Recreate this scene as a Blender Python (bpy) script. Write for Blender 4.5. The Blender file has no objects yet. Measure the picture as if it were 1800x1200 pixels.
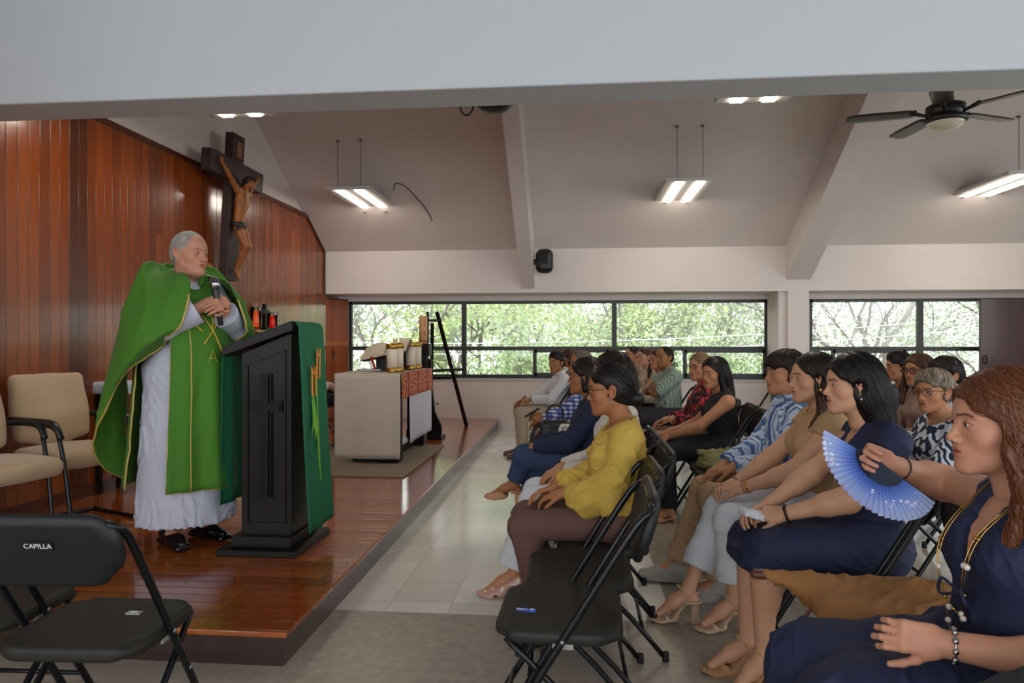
import bpy, bmesh, math, random, time
import numpy as np
from mathutils import Vector, Matrix
SC = bpy.context.scene
COL = SC.collection
# ------------------------------------------------------------------ camera, sky, big lights, exposure
H_CAM = 1.30; F_PX = 1200.0; YAW = math.atan(112 / 1200)
cam = bpy.data.cameras.new('camera'); cam.sensor_width = 36; cam.lens = 24.0; cam.clip_end = 300
cam_o = bpy.data.objects.new('camera', cam); COL.objects.link(cam_o)
cam_o.location = (0, 0, H_CAM); cam_o.rotation_euler = (math.pi / 2, 0, YAW); SC.camera = cam_o
cam.dof.use_dof = True; cam.dof.focus_distance = 3.3; cam.dof.aperture_fstop = 9.0
SC.view_settings.view_transform = 'Standard'; SC.view_settings.look = 'None'
SC.view_settings.gamma = 1.0; SC.view_settings.exposure = 0.48
world = bpy.data.worlds.new('overcast_sky'); SC.world = world; world.use_nodes = True
wn = world.node_tree; bg = wn.nodes['Background']
tcw = wn.nodes.new('ShaderNodeTexCoord'); sxw = wn.nodes.new('ShaderNodeSeparateXYZ'); wn.links.new(tcw.outputs['Generated'], sxw.inputs[0])
rmp = wn.nodes.new('ShaderNodeValToRGB'); rmp.color_ramp.elements[0].color = (.84, .87, .89, 1); rmp.color_ramp.elements[1].color = (.95, .97, 1.0, 1)
rmp.color_ramp.elements[0].position = .0; rmp.color_ramp.elements[1].position = .25
wn.links.new(sxw.outputs[2], rmp.inputs[0]); wn.links.new(rmp.outputs[0], bg.inputs[0]); bg.inputs[1].default_value = 3.4

def portal(name, loc, rot, sx, sy):      # guides the sky light through a window opening
    l = bpy.data.lights.new(name, 'AREA'); l.shape = 'RECTANGLE'; l.size = sx; l.size_y = sy; l.cycles.is_portal = True
    o = bpy.data.objects.new(name, l); COL.objects.link(o); o.location = loc; o.rotation_euler = rot; return o
portal('portal_front_windows', (1.0, -3.6, 1.75), (math.radians(90), 0, 0), 13.9, 2.1)
portal('portal_right_windows', (8.1, 2.5, 1.85), (math.radians(90), 0, math.radians(90)), 7.0, 1.7)
portal('portal_back_windows', (2.1, 10.35, 1.33), (math.radians(-90), 0, 0), 11.3, 1.2)
# ------------------------------------------------------------------ helpers
def tag(o, label=None, cat=None, group=None, kind=None):
    if label: o['label'] = label
    if cat: o['category'] = cat
    if group: o['group'] = group
    if kind: o['kind'] = kind
    return o

def empty(name, loc=(0, 0, 0), rz=0.0, parent=None):
    o = bpy.data.objects.new(name, None)
    COL.objects.link(o)
    o.location = loc
    o.rotation_euler = (0, 0, rz)
    o.empty_display_size = 0.1
    if parent: o.parent = parent
    return o

def thing(name, label, cat, loc=(0, 0, 0), rz=0.0, group=None):
    return tag(empty(name, loc, rz), label, cat, group)

def copy_tree(o, parent=None):
    c = o.copy(); COL.objects.link(c); c.parent = parent
    for ch in o.children: copy_tree(ch, c)
    return c

def norm(v):
    v = np.asarray(v, float); return v / (np.linalg.norm(v) + 1e-12)

def catmull(pts, n):
    P = [np.asarray(p, float) for p in pts]
    if len(P) == 2: return [P[0] + (P[1] - P[0]) * i / n for i in range(n + 1)]
    Q = [2 * P[0] - P[1]] + P + [2 * P[-1] - P[-2]]
    out = []
    for i in range(1, len(Q) - 2):
        for j in range(n):
            t = j / n
            a, b, c, d = Q[i - 1], Q[i], Q[i + 1], Q[i + 2]
            out.append(0.5 * ((2 * b) + (c - a) * t + (2 * a - 5 * b + 4 * c - d) * t * t + (3 * b - a - 3 * c + d) * t ** 3))
    out.append(P[-1])
    return out

class MB:
    """collects shapes and links them as one mesh object"""
    def __init__(s): s.v = []; s.f = []; s.m = []; s.cur = 0; s.smooth = []; s.sm = False
    def add(s, vs, fs, smooth=None):
        b = len(s.v)
        s.v.extend([tuple(float(c) for c in v) for v in vs])
        s.f.extend([tuple(b + int(i) for i in f) for f in fs])
        s.m.extend([s.cur] * len(fs)); s.smooth.extend([s.sm if smooth is None else smooth] * len(fs))
        return s
    def box(s, x0, x1, y0, y1, z0, z1, M=None):
        vs = [(x, y, z) for z in (z0, z1) for y in (y0, y1) for x in (x0, x1)]
        if M is not None: vs = [tuple(M @ Vector(v)) for v in vs]
        return s.add(vs, [(0, 2, 3, 1), (4, 5, 7, 6), (0, 1, 5, 4), (2, 6, 7, 3), (0, 4, 6, 2), (1, 3, 7, 5)], False)
    def bar(s, a, b, w, h, up=(0, 0, 1)):
        a = np.asarray(a, float); b = np.asarray(b, float); d = norm(b - a)
        u = np.asarray(up, float)
        if abs(np.dot(u, d)) > .98: u = np.array([1., 0, 0])
        r = norm(np.cross(d, u)); u = norm(np.cross(r, d))
        vs = [p + r * (w / 2 * i) + u * (h / 2 * j) for p in (a, b) for j in (-1, 1) for i in (-1, 1)]
        return s.add(vs, [(0, 1, 3, 2), (4, 6, 7, 5), (0, 4, 5, 1), (2, 3, 7, 6), (0, 2, 6, 4), (1, 5, 7, 3)], False)
    def tube(s, pts, r, n=8, sub=1, flat=1.0, up=(0, 0, 1), caps=True, closed=False):
        P = catmull(pts, sub) if sub > 1 else [np.asarray(p, float) for p in pts]
        N = len(P); R = r if hasattr(r, '__len__') else [r] * N
        if len(R) != N: R = np.interp(np.linspace(0, 1, N), np.linspace(0, 1, len(R)), R)
        vs = []; u = None
        for i, p in enumerate(P):
            if closed: d = norm(P[(i + 1) % N] - P[i - 1])
            else: d = norm(P[min(i + 1, N - 1)] - P[max(i - 1, 0)])
            if u is None:
                u = np.asarray(up, float)
                if abs(np.dot(u, d)) > .95: u = np.array([1., 0.01, 0])
            rr = norm(np.cross(d, u)); u = norm(np.cross(rr, d))
            for k in range(n):
                a = 2 * math.pi * k / n
                vs.append(p + rr * (math.cos(a) * R[i]) + u * (math.sin(a) * R[i] * flat))
        fs = []
        M = N if closed else N - 1
        for i in range(M):
            j = (i + 1) % N
            for k in range(n):
                l = (k + 1) % n
                fs.append((i * n + k, i * n + l, j * n + l, j * n + k))
        if caps and not closed:
            fs.append(tuple(range(n))[::-1]); fs.append(tuple((N - 1) * n + k for k in range(n)))
        return s.add(vs, fs, True)
    def lathe(s, prof, c=(0, 0, 0), n=24, M=None):
        vs = []
        for r, z in prof:
            for k in range(n):
                a = 2 * math.pi * k / n
                v = (c[0] + r * math.cos(a), c[1] + r * math.sin(a), c[2] + z)
                if M is not None: v = tuple(M @ Vector(v))
                vs.append(v)
        fs = []
        for i in range(len(prof) - 1):
            for k in range(n):
                l = (k + 1) % n
                fs.append((i * n + k, i * n + l, (i + 1) * n + l, (i + 1) * n + k))
        fs.append(tuple(range(n))[::-1]); fs.append(tuple((len(prof) - 1) * n + k for k in range(n)))
        return s.add(vs, fs, True)
    def ball(s, c, r, n=12, m=8):
        r = r if hasattr(r, '__len__') else (r, r, r)
        vs = [(c[0], c[1], c[2] - r[2])]
        for i in range(1, m):
            t = -math.pi / 2 + math.pi * i / m
            for k in range(n):
                a = 2 * math.pi * k / n
                vs.append((c[0] + r[0] * math.cos(t) * math.cos(a), c[1] + r[1] * math.cos(t) * math.sin(a), c[2] + r[2] * math.sin(t)))
        vs.append((c[0], c[1], c[2] + r[2])); L = len(vs) - 1
        fs = [(0, 1 + (k + 1) % n, 1 + k) for k in range(n)]
        for i in range(m - 2):
            for k in range(n):
                l = (k + 1) % n
                fs.append((1 + i * n + k, 1 + i * n + l, 1 + (i + 1) * n + l, 1 + (i + 1) * n + k))
        b = 1 + (m - 2) * n
        fs += [(b + k, b + (k + 1) % n, L) for k in range(n)]
        return s.add(vs, fs, True)
    def prism(s, poly, a, b, axis='z', M=None):
        """extrude a 2D outline (CCW) between a and b along an axis"""
        def mk(p, t):
            x, y = p
            v = {'z': (x, y, t), 'y': (x, t, y), 'x': (t, x, y)}[axis]
            return tuple(M @ Vector(v)) if M is not None else v
        n = len(poly)
        vs = [mk(p, a) for p in poly] + [mk(p, b) for p in poly]
        fs = [tuple(range(n))[::-1], tuple(range(n, 2 * n))] + [(i, (i + 1) % n, n + (i + 1) % n, n + i) for i in range(n)]
        return s.add(vs, fs, False)
    def sheet(s, grid, t=0.0):
        """grid[i][j] of points -> surface; t = thickness (adds a back side)"""
        G = np.array(grid, float); a, b = G.shape[:2]
        vs = G.reshape(-1, 3)
        fs = [(i * b + j, (i + 1) * b + j, (i + 1) * b + j + 1, i * b + j + 1) for i in range(a - 1) for j in range(b - 1)]
        if t:
            du = np.gradient(G, axis=0); dv = np.gradient(G, axis=1)
            nn = np.cross(du, dv); nn /= (np.linalg.norm(nn, axis=2, keepdims=True) + 1e-12)
            H = (G - nn * t).reshape(-1, 3); o = a * b
            fs2 = [tuple(o + k for k in f[::-1]) for f in fs]
            rim = []
            for i in range(a - 1):
                rim.append((i * b, i * b + o, (i + 1) * b + o, (i + 1) * b)); k = b - 1
                rim.append((i * b + k, (i + 1) * b + k, (i + 1) * b + k + o, i * b + k + o))
            for j in range(b - 1):
                rim.append((j, j + 1, j + 1 + o, j + o)); k = (a - 1) * b
                rim.append((k + j, k + j + o, k + j + 1 + o, k + j + 1))
            vs = np.concatenate([vs, H]); fs = fs + fs2 + rim
        return s.add(vs, fs, True)
    def build(s, name, mats, parent=None, loc=None, rz=None, bevel=0, recalc=True):
        me = bpy.data.meshes.new(name)
        me.from_pydata(s.v, [], s.f)
        mats = mats if isinstance(mats, (list, tuple)) else [mats]
        for m in mats: me.materials.append(m)
        me.polygons.foreach_set('material_index', s.m)
        me.polygons.foreach_set('use_smooth', s.smooth)
        if recalc:
            bm = bmesh.new(); bm.from_mesh(me)
            bmesh.ops.recalc_face_normals(bm, faces=bm.faces); bm.to_mesh(me); bm.free()
        me.update()
        o = bpy.data.objects.new(name, me); COL.objects.link(o)
        if parent: o.parent = parent
        if loc is not None: o.location = loc
        if rz is not None: o.rotation_euler = (0, 0, rz)
        if bevel:
            md = o.modifiers.new('bevel', 'BEVEL'); md.width = bevel; md.segments = 2; md.limit_method = 'ANGLE'
            md.angle_limit = 0.7
        return o

def rbox(mb, x0, x1, y0, y1, z0, z1, r, n=4, M=None):
    """box with rounded vertical edges"""
    poly = []
    for cx, cy, a0 in ((x1 - r, y1 - r, 0), (x0 + r, y1 - r, 90), (x0 + r, y0 + r, 180), (x1 - r, y0 + r, 270)):
        for i in range(n + 1):
            a = math.radians(a0 + 90 * i / n); poly.append((cx + r * math.cos(a), cy + r * math.sin(a)))
    mb.prism(poly, z0, z1, 'z', M)

# ------------------------------------------------------------------ materials
def lin(c):
    return tuple((x / 12.92 if x <= .04045 else ((x + .055) / 1.055) ** 2.4) for x in c)
def rgb(h):
    return lin(tuple(int(h[i:i + 2], 16) / 255 for i in (0, 2, 4)))

def material(name, col, rough=.6, metal=0., spec=.5, coat=0., bump=None, var=None, sheen=0., trans=0., sss=0., attr=False, alpha=1., emit=None):
    """bump=(scale,strength) or (scale,strength,(sx,sy,sz)); var=(scale,amount[,stretch])"""
    m = bpy.data.materials.new(name); m.use_nodes = True
    nt = m.node_tree; b = nt.nodes['Principled BSDF']
    c = rgb(col) if isinstance(col, str) else col
    b.inputs['Base Color'].default_value = (*c, 1)
    b.inputs['Roughness'].default_value = rough; b.inputs['Metallic'].default_value = metal
    b.inputs['Specular IOR Level'].default_value = spec; b.inputs['Coat Weight'].default_value = coat
    b.inputs['Coat Roughness'].default_value = .12
    b.inputs['Sheen Weight'].default_value = sheen
    b.inputs['Transmission Weight'].default_value = trans
    if sss:
        b.inputs['Subsurface Weight'].default_value = sss; b.inputs['Subsurface Radius'].default_value = (.012, .005, .003)
        b.inputs['Subsurface Scale'].default_value = 1.0
    if emit: b.inputs['Emission Color'].default_value = (*rgb(emit[0]), 1); b.inputs['Emission Strength'].default_value = emit[1]
    src = None
    tc = nt.nodes.new('ShaderNodeTexCoord')
    def mapped(stretch):
        if not stretch: return tc.outputs['Object']
        mp = nt.nodes.new('ShaderNodeMapping'); mp.inputs['Scale'].default_value = stretch
        nt.links.new(tc.outputs['Object'], mp.inputs[0]); return mp.outputs[0]
    if var:
        n = nt.nodes.new('ShaderNodeTexNoise'); n.inputs['Scale'].default_value = var[0]; n.inputs['Detail'].default_value = 4
        nt.links.new(mapped(var[2] if len(var) > 2 else None), n.inputs['Vector'])
        mr = nt.nodes.new('ShaderNodeMapRange'); mr.inputs[1].default_value = .3; mr.inputs[2].default_value = .7
        mr.inputs[3].default_value = 1 - var[1]; mr.inputs[4].default_value = 1 + var[1]
        nt.links.new(n.outputs[0], mr.inputs[0])
        vm = nt.nodes.new('ShaderNodeVectorMath'); vm.operation = 'SCALE'; vm.inputs[0].default_value = c
        nt.links.new(mr.outputs[0], vm.inputs['Scale']); src = vm.outputs[0]
    if attr:
        at = nt.nodes.new('ShaderNodeAttribute'); at.attribute_name = 'Col'
        vm2 = nt.nodes.new('ShaderNodeVectorMath'); vm2.operation = 'MULTIPLY'; vm2.inputs[0].default_value = c
        if src: nt.links.new(src, vm2.inputs[0])
        nt.links.new(at.outputs['Color'], vm2.inputs[1]); src = vm2.outputs[0]
    if src: nt.links.new(src, b.inputs['Base Color'])
    if bump:
        n = nt.nodes.new('ShaderNodeTexNoise'); n.inputs['Scale'].default_value = bump[0]; n.inputs['Detail'].default_value = 3
        nt.links.new(mapped(bump[2] if len(bump) > 2 else None), n.inputs['Vector'])
        bp = nt.nodes.new('ShaderNodeBump'); bp.inputs['Strength'].default_value = bump[1]; bp.inputs['Distance'].default_value = .01
        nt.links.new(n.outputs[0], bp.inputs['Height']); nt.links.new(bp.outputs[0], b.inputs['Normal'])
    return m

def pattern(m, fn):
    """fn(nt, tc_object_socket) -> colour socket, plugged into Base Color"""
    nt = m.node_tree; tc = nt.nodes.new('ShaderNodeTexCoord')
    nt.links.new(fn(nt, tc.outputs['Object']), nt.nodes['Principled BSDF'].inputs['Base Color'])
    return m
def N(nt, t, **kw):
    n = nt.nodes.new(t)
    for k, v in kw.items():
        if hasattr(n, k): setattr(n, k, v)
        else: n.inputs[k.replace('_', ' ')].default_value = v
    return n
def mth(nt, op, a, b=None, c=None):
    n = nt.nodes.new('ShaderNodeMath'); n.operation = op
    for i, x in enumerate((a, b, c)):
        if x is None: continue
        if isinstance(x, (int, float)): n.inputs[i].default_value = x
        else: nt.links.new(x, n.inputs[i])
    return n.outputs[0]
def mixc(nt, f, a, b):
    n = nt.nodes.new('ShaderNodeMix'); n.data_type = 'RGBA'
    for s, x in ((n.inputs[0], f), (n.inputs[6], a), (n.inputs[7], b)):
        if isinstance(x, str): s.default_value = (*rgb(x), 1)
        elif isinstance(x, (int, float, tuple)): s.default_value = x
        else: nt.links.new(x, s)
    return n.outputs[2]
def sep(nt, v):
    n = nt.nodes.new('ShaderNodeSeparateXYZ'); nt.links.new(v, n.inputs[0]); return n.outputs
def noise(nt, v, scale, detail=3, stretch=None, dist=0):
    if stretch:
        mp = nt.nodes.new('ShaderNodeMapping'); mp.inputs['Scale'].default_value = stretch; nt.links.new(v, mp.inputs[0]); v = mp.outputs[0]
    n = nt.nodes.new('ShaderNodeTexNoise'); n.inputs['Scale'].default_value = scale; n.inputs['Detail'].default_value = detail
    n.inputs['Distortion'].default_value = dist
    nt.links.new(v, n.inputs['Vector']); return n.outputs[0]
def ramp(nt, f, stops, interp='LINEAR'):
    n = nt.nodes.new('ShaderNodeValToRGB'); cr = n.color_ramp; cr.interpolation = interp
    while len(cr.elements) < len(stops): cr.elements.new(.5)
    for e, (p, c) in zip(cr.elements, stops):
        e.position = p; e.color = (*(rgb(c) if isinstance(c, str) else c), 1)
    nt.links.new(f, n.inputs[0]); return n.outputs[0]
def white_noise(nt, v, dims='1D'):
    n = nt.nodes.new('ShaderNodeTexWhiteNoise'); n.noise_dimensions = dims
    nt.links.new(v, n.inputs['W' if dims == '1D' else 'Vector']); return n.outputs[0]
# ------------------------------------------------------------------ implicit surfaces (bodies, hair, cloth)
A3 = lambda v: np.asarray(v, np.float32)
class Sdf:
    def __init__(s): s.p = []
    def _a(s, f, lo, hi, op, k): s.p.append((f, A3(lo), A3(hi), op, k)); return s
    def cap(s, a, b, ra, rb=None, k=.02, op='u', sq=None):
        a = A3(a); b = A3(b); rb = ra if rb is None else rb
        ba = b - a; L2 = float(ba @ ba) + 1e-12
        if sq is not None: n = A3(norm(sq[0])); fct = float(sq[1])
        def f(P):
            q = P - a; t = np.clip((q @ ba) / L2, 0, 1)
            v = q - t[..., None] * ba
            if sq is not None: v = v + ((1 / fct - 1) * (v @ n))[..., None] * n
            d = np.sqrt((v * v).sum(-1)) - (ra + (rb - ra) * t)
            return d * min(1., fct) if sq is not None else d
        R = max(ra, rb) * (max(1, sq[1]) if sq is not None else 1)
        return s._a(f, np.minimum(a, b) - R, np.maximum(a, b) + R, op, k)
    def cone(s, a, b, ra, rb, k=.01, op='u', sq=None, rnd=.004):
        a = A3(a); b = A3(b); ba = b - a; L = float(np.sqrt(ba @ ba)); u = ba / L
        if sq is not None: n = A3(norm(sq[0])); fct = float(sq[1])
        def f(P):
            q = P - a; h = q @ u; t = np.clip(h / L, 0, 1)
            v = q - h[..., None] * u
            if sq is not None: v = v + ((1 / fct - 1) * (v @ n))[..., None] * n
            dr = np.sqrt((v * v).sum(-1)) - (ra + (rb - ra) * t) + rnd
            dh = np.abs(h - L / 2) - L / 2 + rnd
            return np.minimum(np.maximum(dr, dh), 0) + np.sqrt(np.maximum(dr, 0) ** 2 + np.maximum(dh, 0) ** 2) - rnd
        R = max(ra, rb) * (max(1, sq[1]) if sq is not None else 1)
        return s._a(f, np.minimum(a, b) - R, np.maximum(a, b) + R, op, k)
    def ell(s, c, r, k=.02, op='u', R=None):
        c = A3(c); r = A3(r); M = None if R is None else A3(R)
        def f(P):
            q = P - c
            if M is not None: q = q @ M
            k0 = np.sqrt(((q / r) ** 2).sum(-1)); k1 = np.sqrt(((q / (r * r)) ** 2).sum(-1)) + 1e-9
            return k0 * (k0 - 1) / k1
        m = r if M is None else np.full(3, r.max())
        return s._a(f, c - m, c + m, op, k)
    def box(s, c, h, rnd=.01, k=.01, op='u', R=None):
        c = A3(c); h = A3(h) - rnd; M = None if R is None else A3(R)
        def f(P):
            q = P - c
            if M is not None: q = q @ M
            q = np.abs(q) - h
            return np.sqrt((np.maximum(q, 0) ** 2).sum(-1)) + np.minimum(q.max(-1), 0) - rnd
        m = h + rnd if M is None else np.full(3, float(np.sqrt(((h + rnd) ** 2).sum())))
        return s._a(f, c - m, c + m, op, k)
    def plane(s, c, n, k=.005, op='i'):
        c = A3(c); n = A3(norm(n))
        return s._a(lambda P: (P - c) @ n, [-9] * 3, [9] * 3, op, k)
    @staticmethod
    def comb(d, e, op, k):
        if op == 'u':
            h = np.maximum(k - np.abs(d - e), 0) / k; return np.minimum(d, e) - h * h * k * .25
        if op == 's': e = -e
        h = np.maximum(k - np.abs(d - e), 0) / k; return np.maximum(d, e) + h * h * k * .25
    def ev(s, P):
        d = np.full(P.shape[:-1], .1, np.float32)
        for f, lo, hi, op, k in s.p:
            if P.ndim == 2:
                m = np.all((P > lo - k - .02) & (P < hi + k + .02), axis=1) if op != 'i' else slice(None)
                d[m] = s.comb(d[m], f(P[m]), op, k)
            else: d = s.comb(d, f(P), op, k)
        return d
    def mesh(s, h, newton=2, disp=None):
        us = [p for p in s.p if p[3] == 'u']
        lo = np.min([p[1] for p in us], 0) - 2.5 * h; hi = np.max([p[2] for p in us], 0) + 2.5 * h
        for p in s.p:
            if p[3] == 'i' and p[1][0] > -8: lo = np.maximum(lo, p[1] - 2.5 * h); hi = np.minimum(hi, p[2] + 2.5 * h)
        n = np.ceil((hi - lo) / h).astype(int) + 1
        ax = [np.asarray(lo[i] + h * np.arange(n[i]), np.float32) for i in range(3)]
        V = np.full(n, .1, np.float32)
        for f, a, b, op, k in s.p:
            if op == 'i': i0 = np.zeros(3, int); i1 = n
            else:
                i0 = np.clip(np.floor((a - k - 2 * h - lo) / h).astype(int), 0, n); i1 = np.clip(np.ceil((b + k + 2 * h - lo) / h).astype(int) + 1, 0, n)
            if np.any(i1 <= i0): continue
            sl = tuple(slice(i0[j], i1[j]) for j in range(3))
            G = np.stack(np.meshgrid(*(ax[j][sl[j]] for j in range(3)), indexing='ij'), -1)
            V[sl] = s.comb(V[sl], f(G), op, k)
        v, q = surface_nets(V, lo, h)
        for _ in range(newton):
            v = v.astype(np.float32); e = h * .25
            d = s.ev(v)
            g = np.stack([s.ev(v + A3(np.eye(3)[i] * e)) - d for i in range(3)], -1) / e
            gl = np.sqrt((g * g).sum(-1, keepdims=True)) + 1e-6
            v = v - np.clip(d[:, None] / gl, -h * .7, h * .7) * g / gl * .9
        if disp is not None:
            d = s.ev(v); e = h * .25
            g = np.stack([s.ev(v + A3(np.eye(3)[i] * e)) - d for i in range(3)], -1)
            g /= np.sqrt((g * g).sum(-1, keepdims=True)) + 1e-9
            v = v + g * disp(v)[:, None]
        return v, q

def surface_nets(V, lo, h):
    n = np.array(V.shape); C = n - 1
    S = np.zeros((*C, 3), np.float32); W = np.zeros(C, np.float32)
    ins = V < 0; edges = []
    for a in range(3):
        sl0 = [slice(None)] * 3; sl1 = [slice(None)] * 3
        sl0[a] = slice(0, -1); sl1[a] = slice(1, None)
        va = V[tuple(sl0)]; vb = V[tuple(sl1)]
        idx = np.argwhere(ins[tuple(sl0)] != ins[tuple(sl1)])
        t = idx.T; A = va[t[0], t[1], t[2]]; B = vb[t[0], t[1], t[2]]
        p = idx.astype(np.float32); p[:, a] += A / (A - B)
        b, c = (a + 1) % 3, (a + 2) % 3
        for db in (0, -1):
            for dc in (0, -1):
                j = idx.copy(); j[:, b] += db; j[:, c] += dc
                ok = np.all((j >= 0) & (j < C), axis=1); jj = j[ok]
                np.add.at(S, (jj[:, 0], jj[:, 1], jj[:, 2]), p[ok]); np.add.at(W, (jj[:, 0], jj[:, 1], jj[:, 2]), 1)
        edges.append((a, b, c, idx, A < 0))
    act = W > 0; ids = np.full(C, -1, np.int64); ids[act] = np.arange(act.sum())
    v = S[act] / W[act][:, None] * h + lo
    quads = []
    for a, b, c, idx, neg in edges:
        ok = (idx[:, b] > 0) & (idx[:, c] > 0) & (idx[:, b] < C[b]) & (idx[:, c] < C[c])
        i = idx[ok]; s = neg[ok]
        def g(db, dc):
            j = i.copy(); j[:, b] += db; j[:, c] += dc; return ids[j[:, 0], j[:, 1], j[:, 2]]
        q = np.stack([g(-1, -1), g(0, -1), g(0, 0), g(-1, 0)], 1)
        q[~s] = q[~s][:, ::-1]; quads.append(q)
    return v, np.concatenate(quads)

def mesh_obj(name, parts, mats, parent=None, col=None, smooth=True):
    """parts: list of (verts Nx3, faces (quads Mx4 or list), material index[, colours Nx3])"""
    me = bpy.data.meshes.new(name)
    V = np.concatenate([p[0] for p in parts]).astype(np.float32)
    loops = []; starts = []; mi = []; off = 0; ls = 0
    for p in parts:
        F = np.asarray(p[1]); k = F.shape[1]
        loops.append((F + off).ravel()); starts.append(ls + k * np.arange(len(F))); mi.append(np.full(len(F), p[2]))
        off += len(p[0]); ls += k * len(F)
    loops = np.concatenate(loops).astype(np.int32); starts = np.concatenate(starts).astype(np.int32); mi = np.concatenate(mi).astype(np.int32)
    me.vertices.add(len(V)); me.vertices.foreach_set('co', V.ravel())
    me.loops.add(len(loops)); me.loops.foreach_set('vertex_index', loops)
    me.polygons.add(len(starts)); me.polygons.foreach_set('loop_start', starts)
    me.polygons.foreach_set('material_index', mi); me.polygons.foreach_set('use_smooth', np.full(len(starts), smooth))
    for m in mats: me.materials.append(m)
    me.update(calc_edges=True); me.validate()
    if any(len(p) > 3 for p in parts):
        cl = np.concatenate([(p[3] if len(p) > 3 else np.ones((len(p[0]), 3))) for p in parts])
        at = me.color_attributes.new('Col', 'FLOAT_COLOR', 'POINT')
        at.data.foreach_set('color', np.concatenate([cl, np.ones((len(cl), 1))], 1).astype(np.float32).ravel())
    o = bpy.data.objects.new(name, me); COL.objects.link(o)
    if parent: o.parent = parent
    return o

def sdf_obj(name, S, h, mat, parent=None, disp=None):
    v, q = S.mesh(h, disp=disp)
    return mesh_obj(name, [(v, q, 0)], [mat], parent)

def folds(amp, wl, seed=0, stretch=(1, 1, 1)):
    """broad smooth cloth with a few soft-edged creases that come and go"""
    rs = np.random.RandomState(seed); K = []
    for i in range(5):
        d = norm(rs.randn(3) * np.array(stretch)); w = 2 * math.pi / (wl * rs.uniform(.9, 2.2))
        K.append((d * w, rs.uniform(0, 6.28), norm(rs.randn(3)) * w * .45, rs.uniform(0, 6.28), norm(rs.randn(3)) * w * .55, rs.uniform(0, 6.28)))
    def f(v):
        t = np.zeros(len(v))
        for k, p, k2, p2, k3, p3 in K:
            q = np.sin(v @ k + p + 1.5 * np.sin(v @ k2 + p2)); m = np.clip(np.sin(v @ k3 + p3) * .8 + .3, 0, 1)
            t += (np.exp(-(q / .33) ** 2) - .25) * m
        return (amp * t / 1.6).astype(np.float32)
    return f

def ribbons(paths, rad):
    """paths: S x T x 3 strands -> thin three-sided tapered locks"""
    S, T, _ = paths.shape
    d = np.gradient(paths, axis=1); d /= np.linalg.norm(d, axis=2, keepdims=True) + 1e-9
    up = np.random.RandomState(1).randn(S, 1, 3) * .2 + np.array([.3, .9, .2])
    a = np.cross(d, up); a /= np.linalg.norm(a, axis=2, keepdims=True) + 1e-9
    b = np.cross(d, a)
    tp = np.sin(np.linspace(.15, math.pi * .93, T)) ** .6
    r = (rad if np.ndim(rad) else np.full(S, rad))[:, None, None] * tp[None, :, None]
    ring = np.stack([paths + r * (math.cos(t) * a + math.sin(t) * b) for t in (0, 2.09, 4.19)], 2)
    v = ring.reshape(-1, 3)
    i = np.arange(S)[:, None, None] * T * 3 + np.arange(T - 1)[None, :, None] * 3; k = np.arange(3)[None, None, :]; l = (k + 1) % 3
    q = np.stack([i + k, i + l, i + 3 + l, i + 3 + k], -1).reshape(-1, 4)
    return v, q
# ------------------------------------------------------------------ materials for the room
MAT = {}
def wood_boards(name, axis_along, axis_across, width, base, dark, light, rough=.25, coat=.6, grain=1.0, darkband=None, gap=.04, length=None):
    m = material(name, base, rough, coat=coat)
    def fn(nt, tc):
        s = sep(nt, tc); a = s['XYZ'.index(axis_across)]; l = s['XYZ'.index(axis_along)]
        q = mth(nt, 'DIVIDE', a, width); idx = mth(nt, 'FLOOR', q); fr = mth(nt, 'SUBTRACT', q, idx)
        r = white_noise(nt, idx)
        if length:
            li = mth(nt, 'FLOOR', mth(nt, 'ADD', mth(nt, 'DIVIDE', l, length), mth(nt, 'MULTIPLY', r, 7.3)))
            r = white_noise(nt, mth(nt, 'ADD', mth(nt, 'MULTIPLY', li, 17.31), mth(nt, 'MULTIPLY', idx, 3.17)))
        st = [1, 1, 1]; st['XYZ'.index(axis_along)] = .06
        g = noise(nt, tc, 26 * grain, 5, tuple(st), 1.2)
        f = mth(nt, 'ADD', mth(nt, 'MULTIPLY', r, .50), mth(nt, 'MULTIPLY', g, .50))
        c = ramp(nt, f, ((.12, dark), (.5, base), (.95, light)))
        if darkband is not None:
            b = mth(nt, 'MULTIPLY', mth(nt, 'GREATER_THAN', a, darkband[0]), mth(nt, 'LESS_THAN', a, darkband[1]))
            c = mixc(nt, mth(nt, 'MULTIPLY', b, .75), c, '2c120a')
        edge = mth(nt, 'ADD', mth(nt, 'LESS_THAN', fr, gap), mth(nt, 'GREATER_THAN', fr, 1 - gap))
        return mixc(nt, mth(nt, 'MULTIPLY', edge, .55), c, '1d0b05')
    pattern(m, fn)
    nt = m.node_tree; tc = nt.nodes.new('ShaderNodeTexCoord'); s = sep(nt, tc.outputs['Object'])
    fr = mth(nt, 'FRACT', mth(nt, 'DIVIDE', s['XYZ'.index(axis_across)], width))
    tri = mth(nt, 'ABSOLUTE', mth(nt, 'SUBTRACT', fr, .5))
    h = mth(nt, 'SUBTRACT', 1, mth(nt, 'POWER', mth(nt, 'MULTIPLY', tri, 2), 14))
    bp = nt.nodes.new('ShaderNodeBump'); bp.inputs['Strength'].default_value = .35; bp.inputs['Distance'].default_value = .004
    nt.links.new(h, bp.inputs['Height']); nt.links.new(bp.outputs[0], nt.nodes['Principled BSDF'].inputs['Normal'])
    return m
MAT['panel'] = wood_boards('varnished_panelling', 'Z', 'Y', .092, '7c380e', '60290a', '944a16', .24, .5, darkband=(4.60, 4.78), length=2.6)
MAT['deck'] = wood_boards('varnished_deck', 'X', 'Y', .085, '934818', '743410', 'b0601f', .14, .6, gap=.02, length=1.6)
MAT['trimwood'] = material('dark_trim', '4a1c0c', .35, coat=.4, var=(6, .2))
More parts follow.
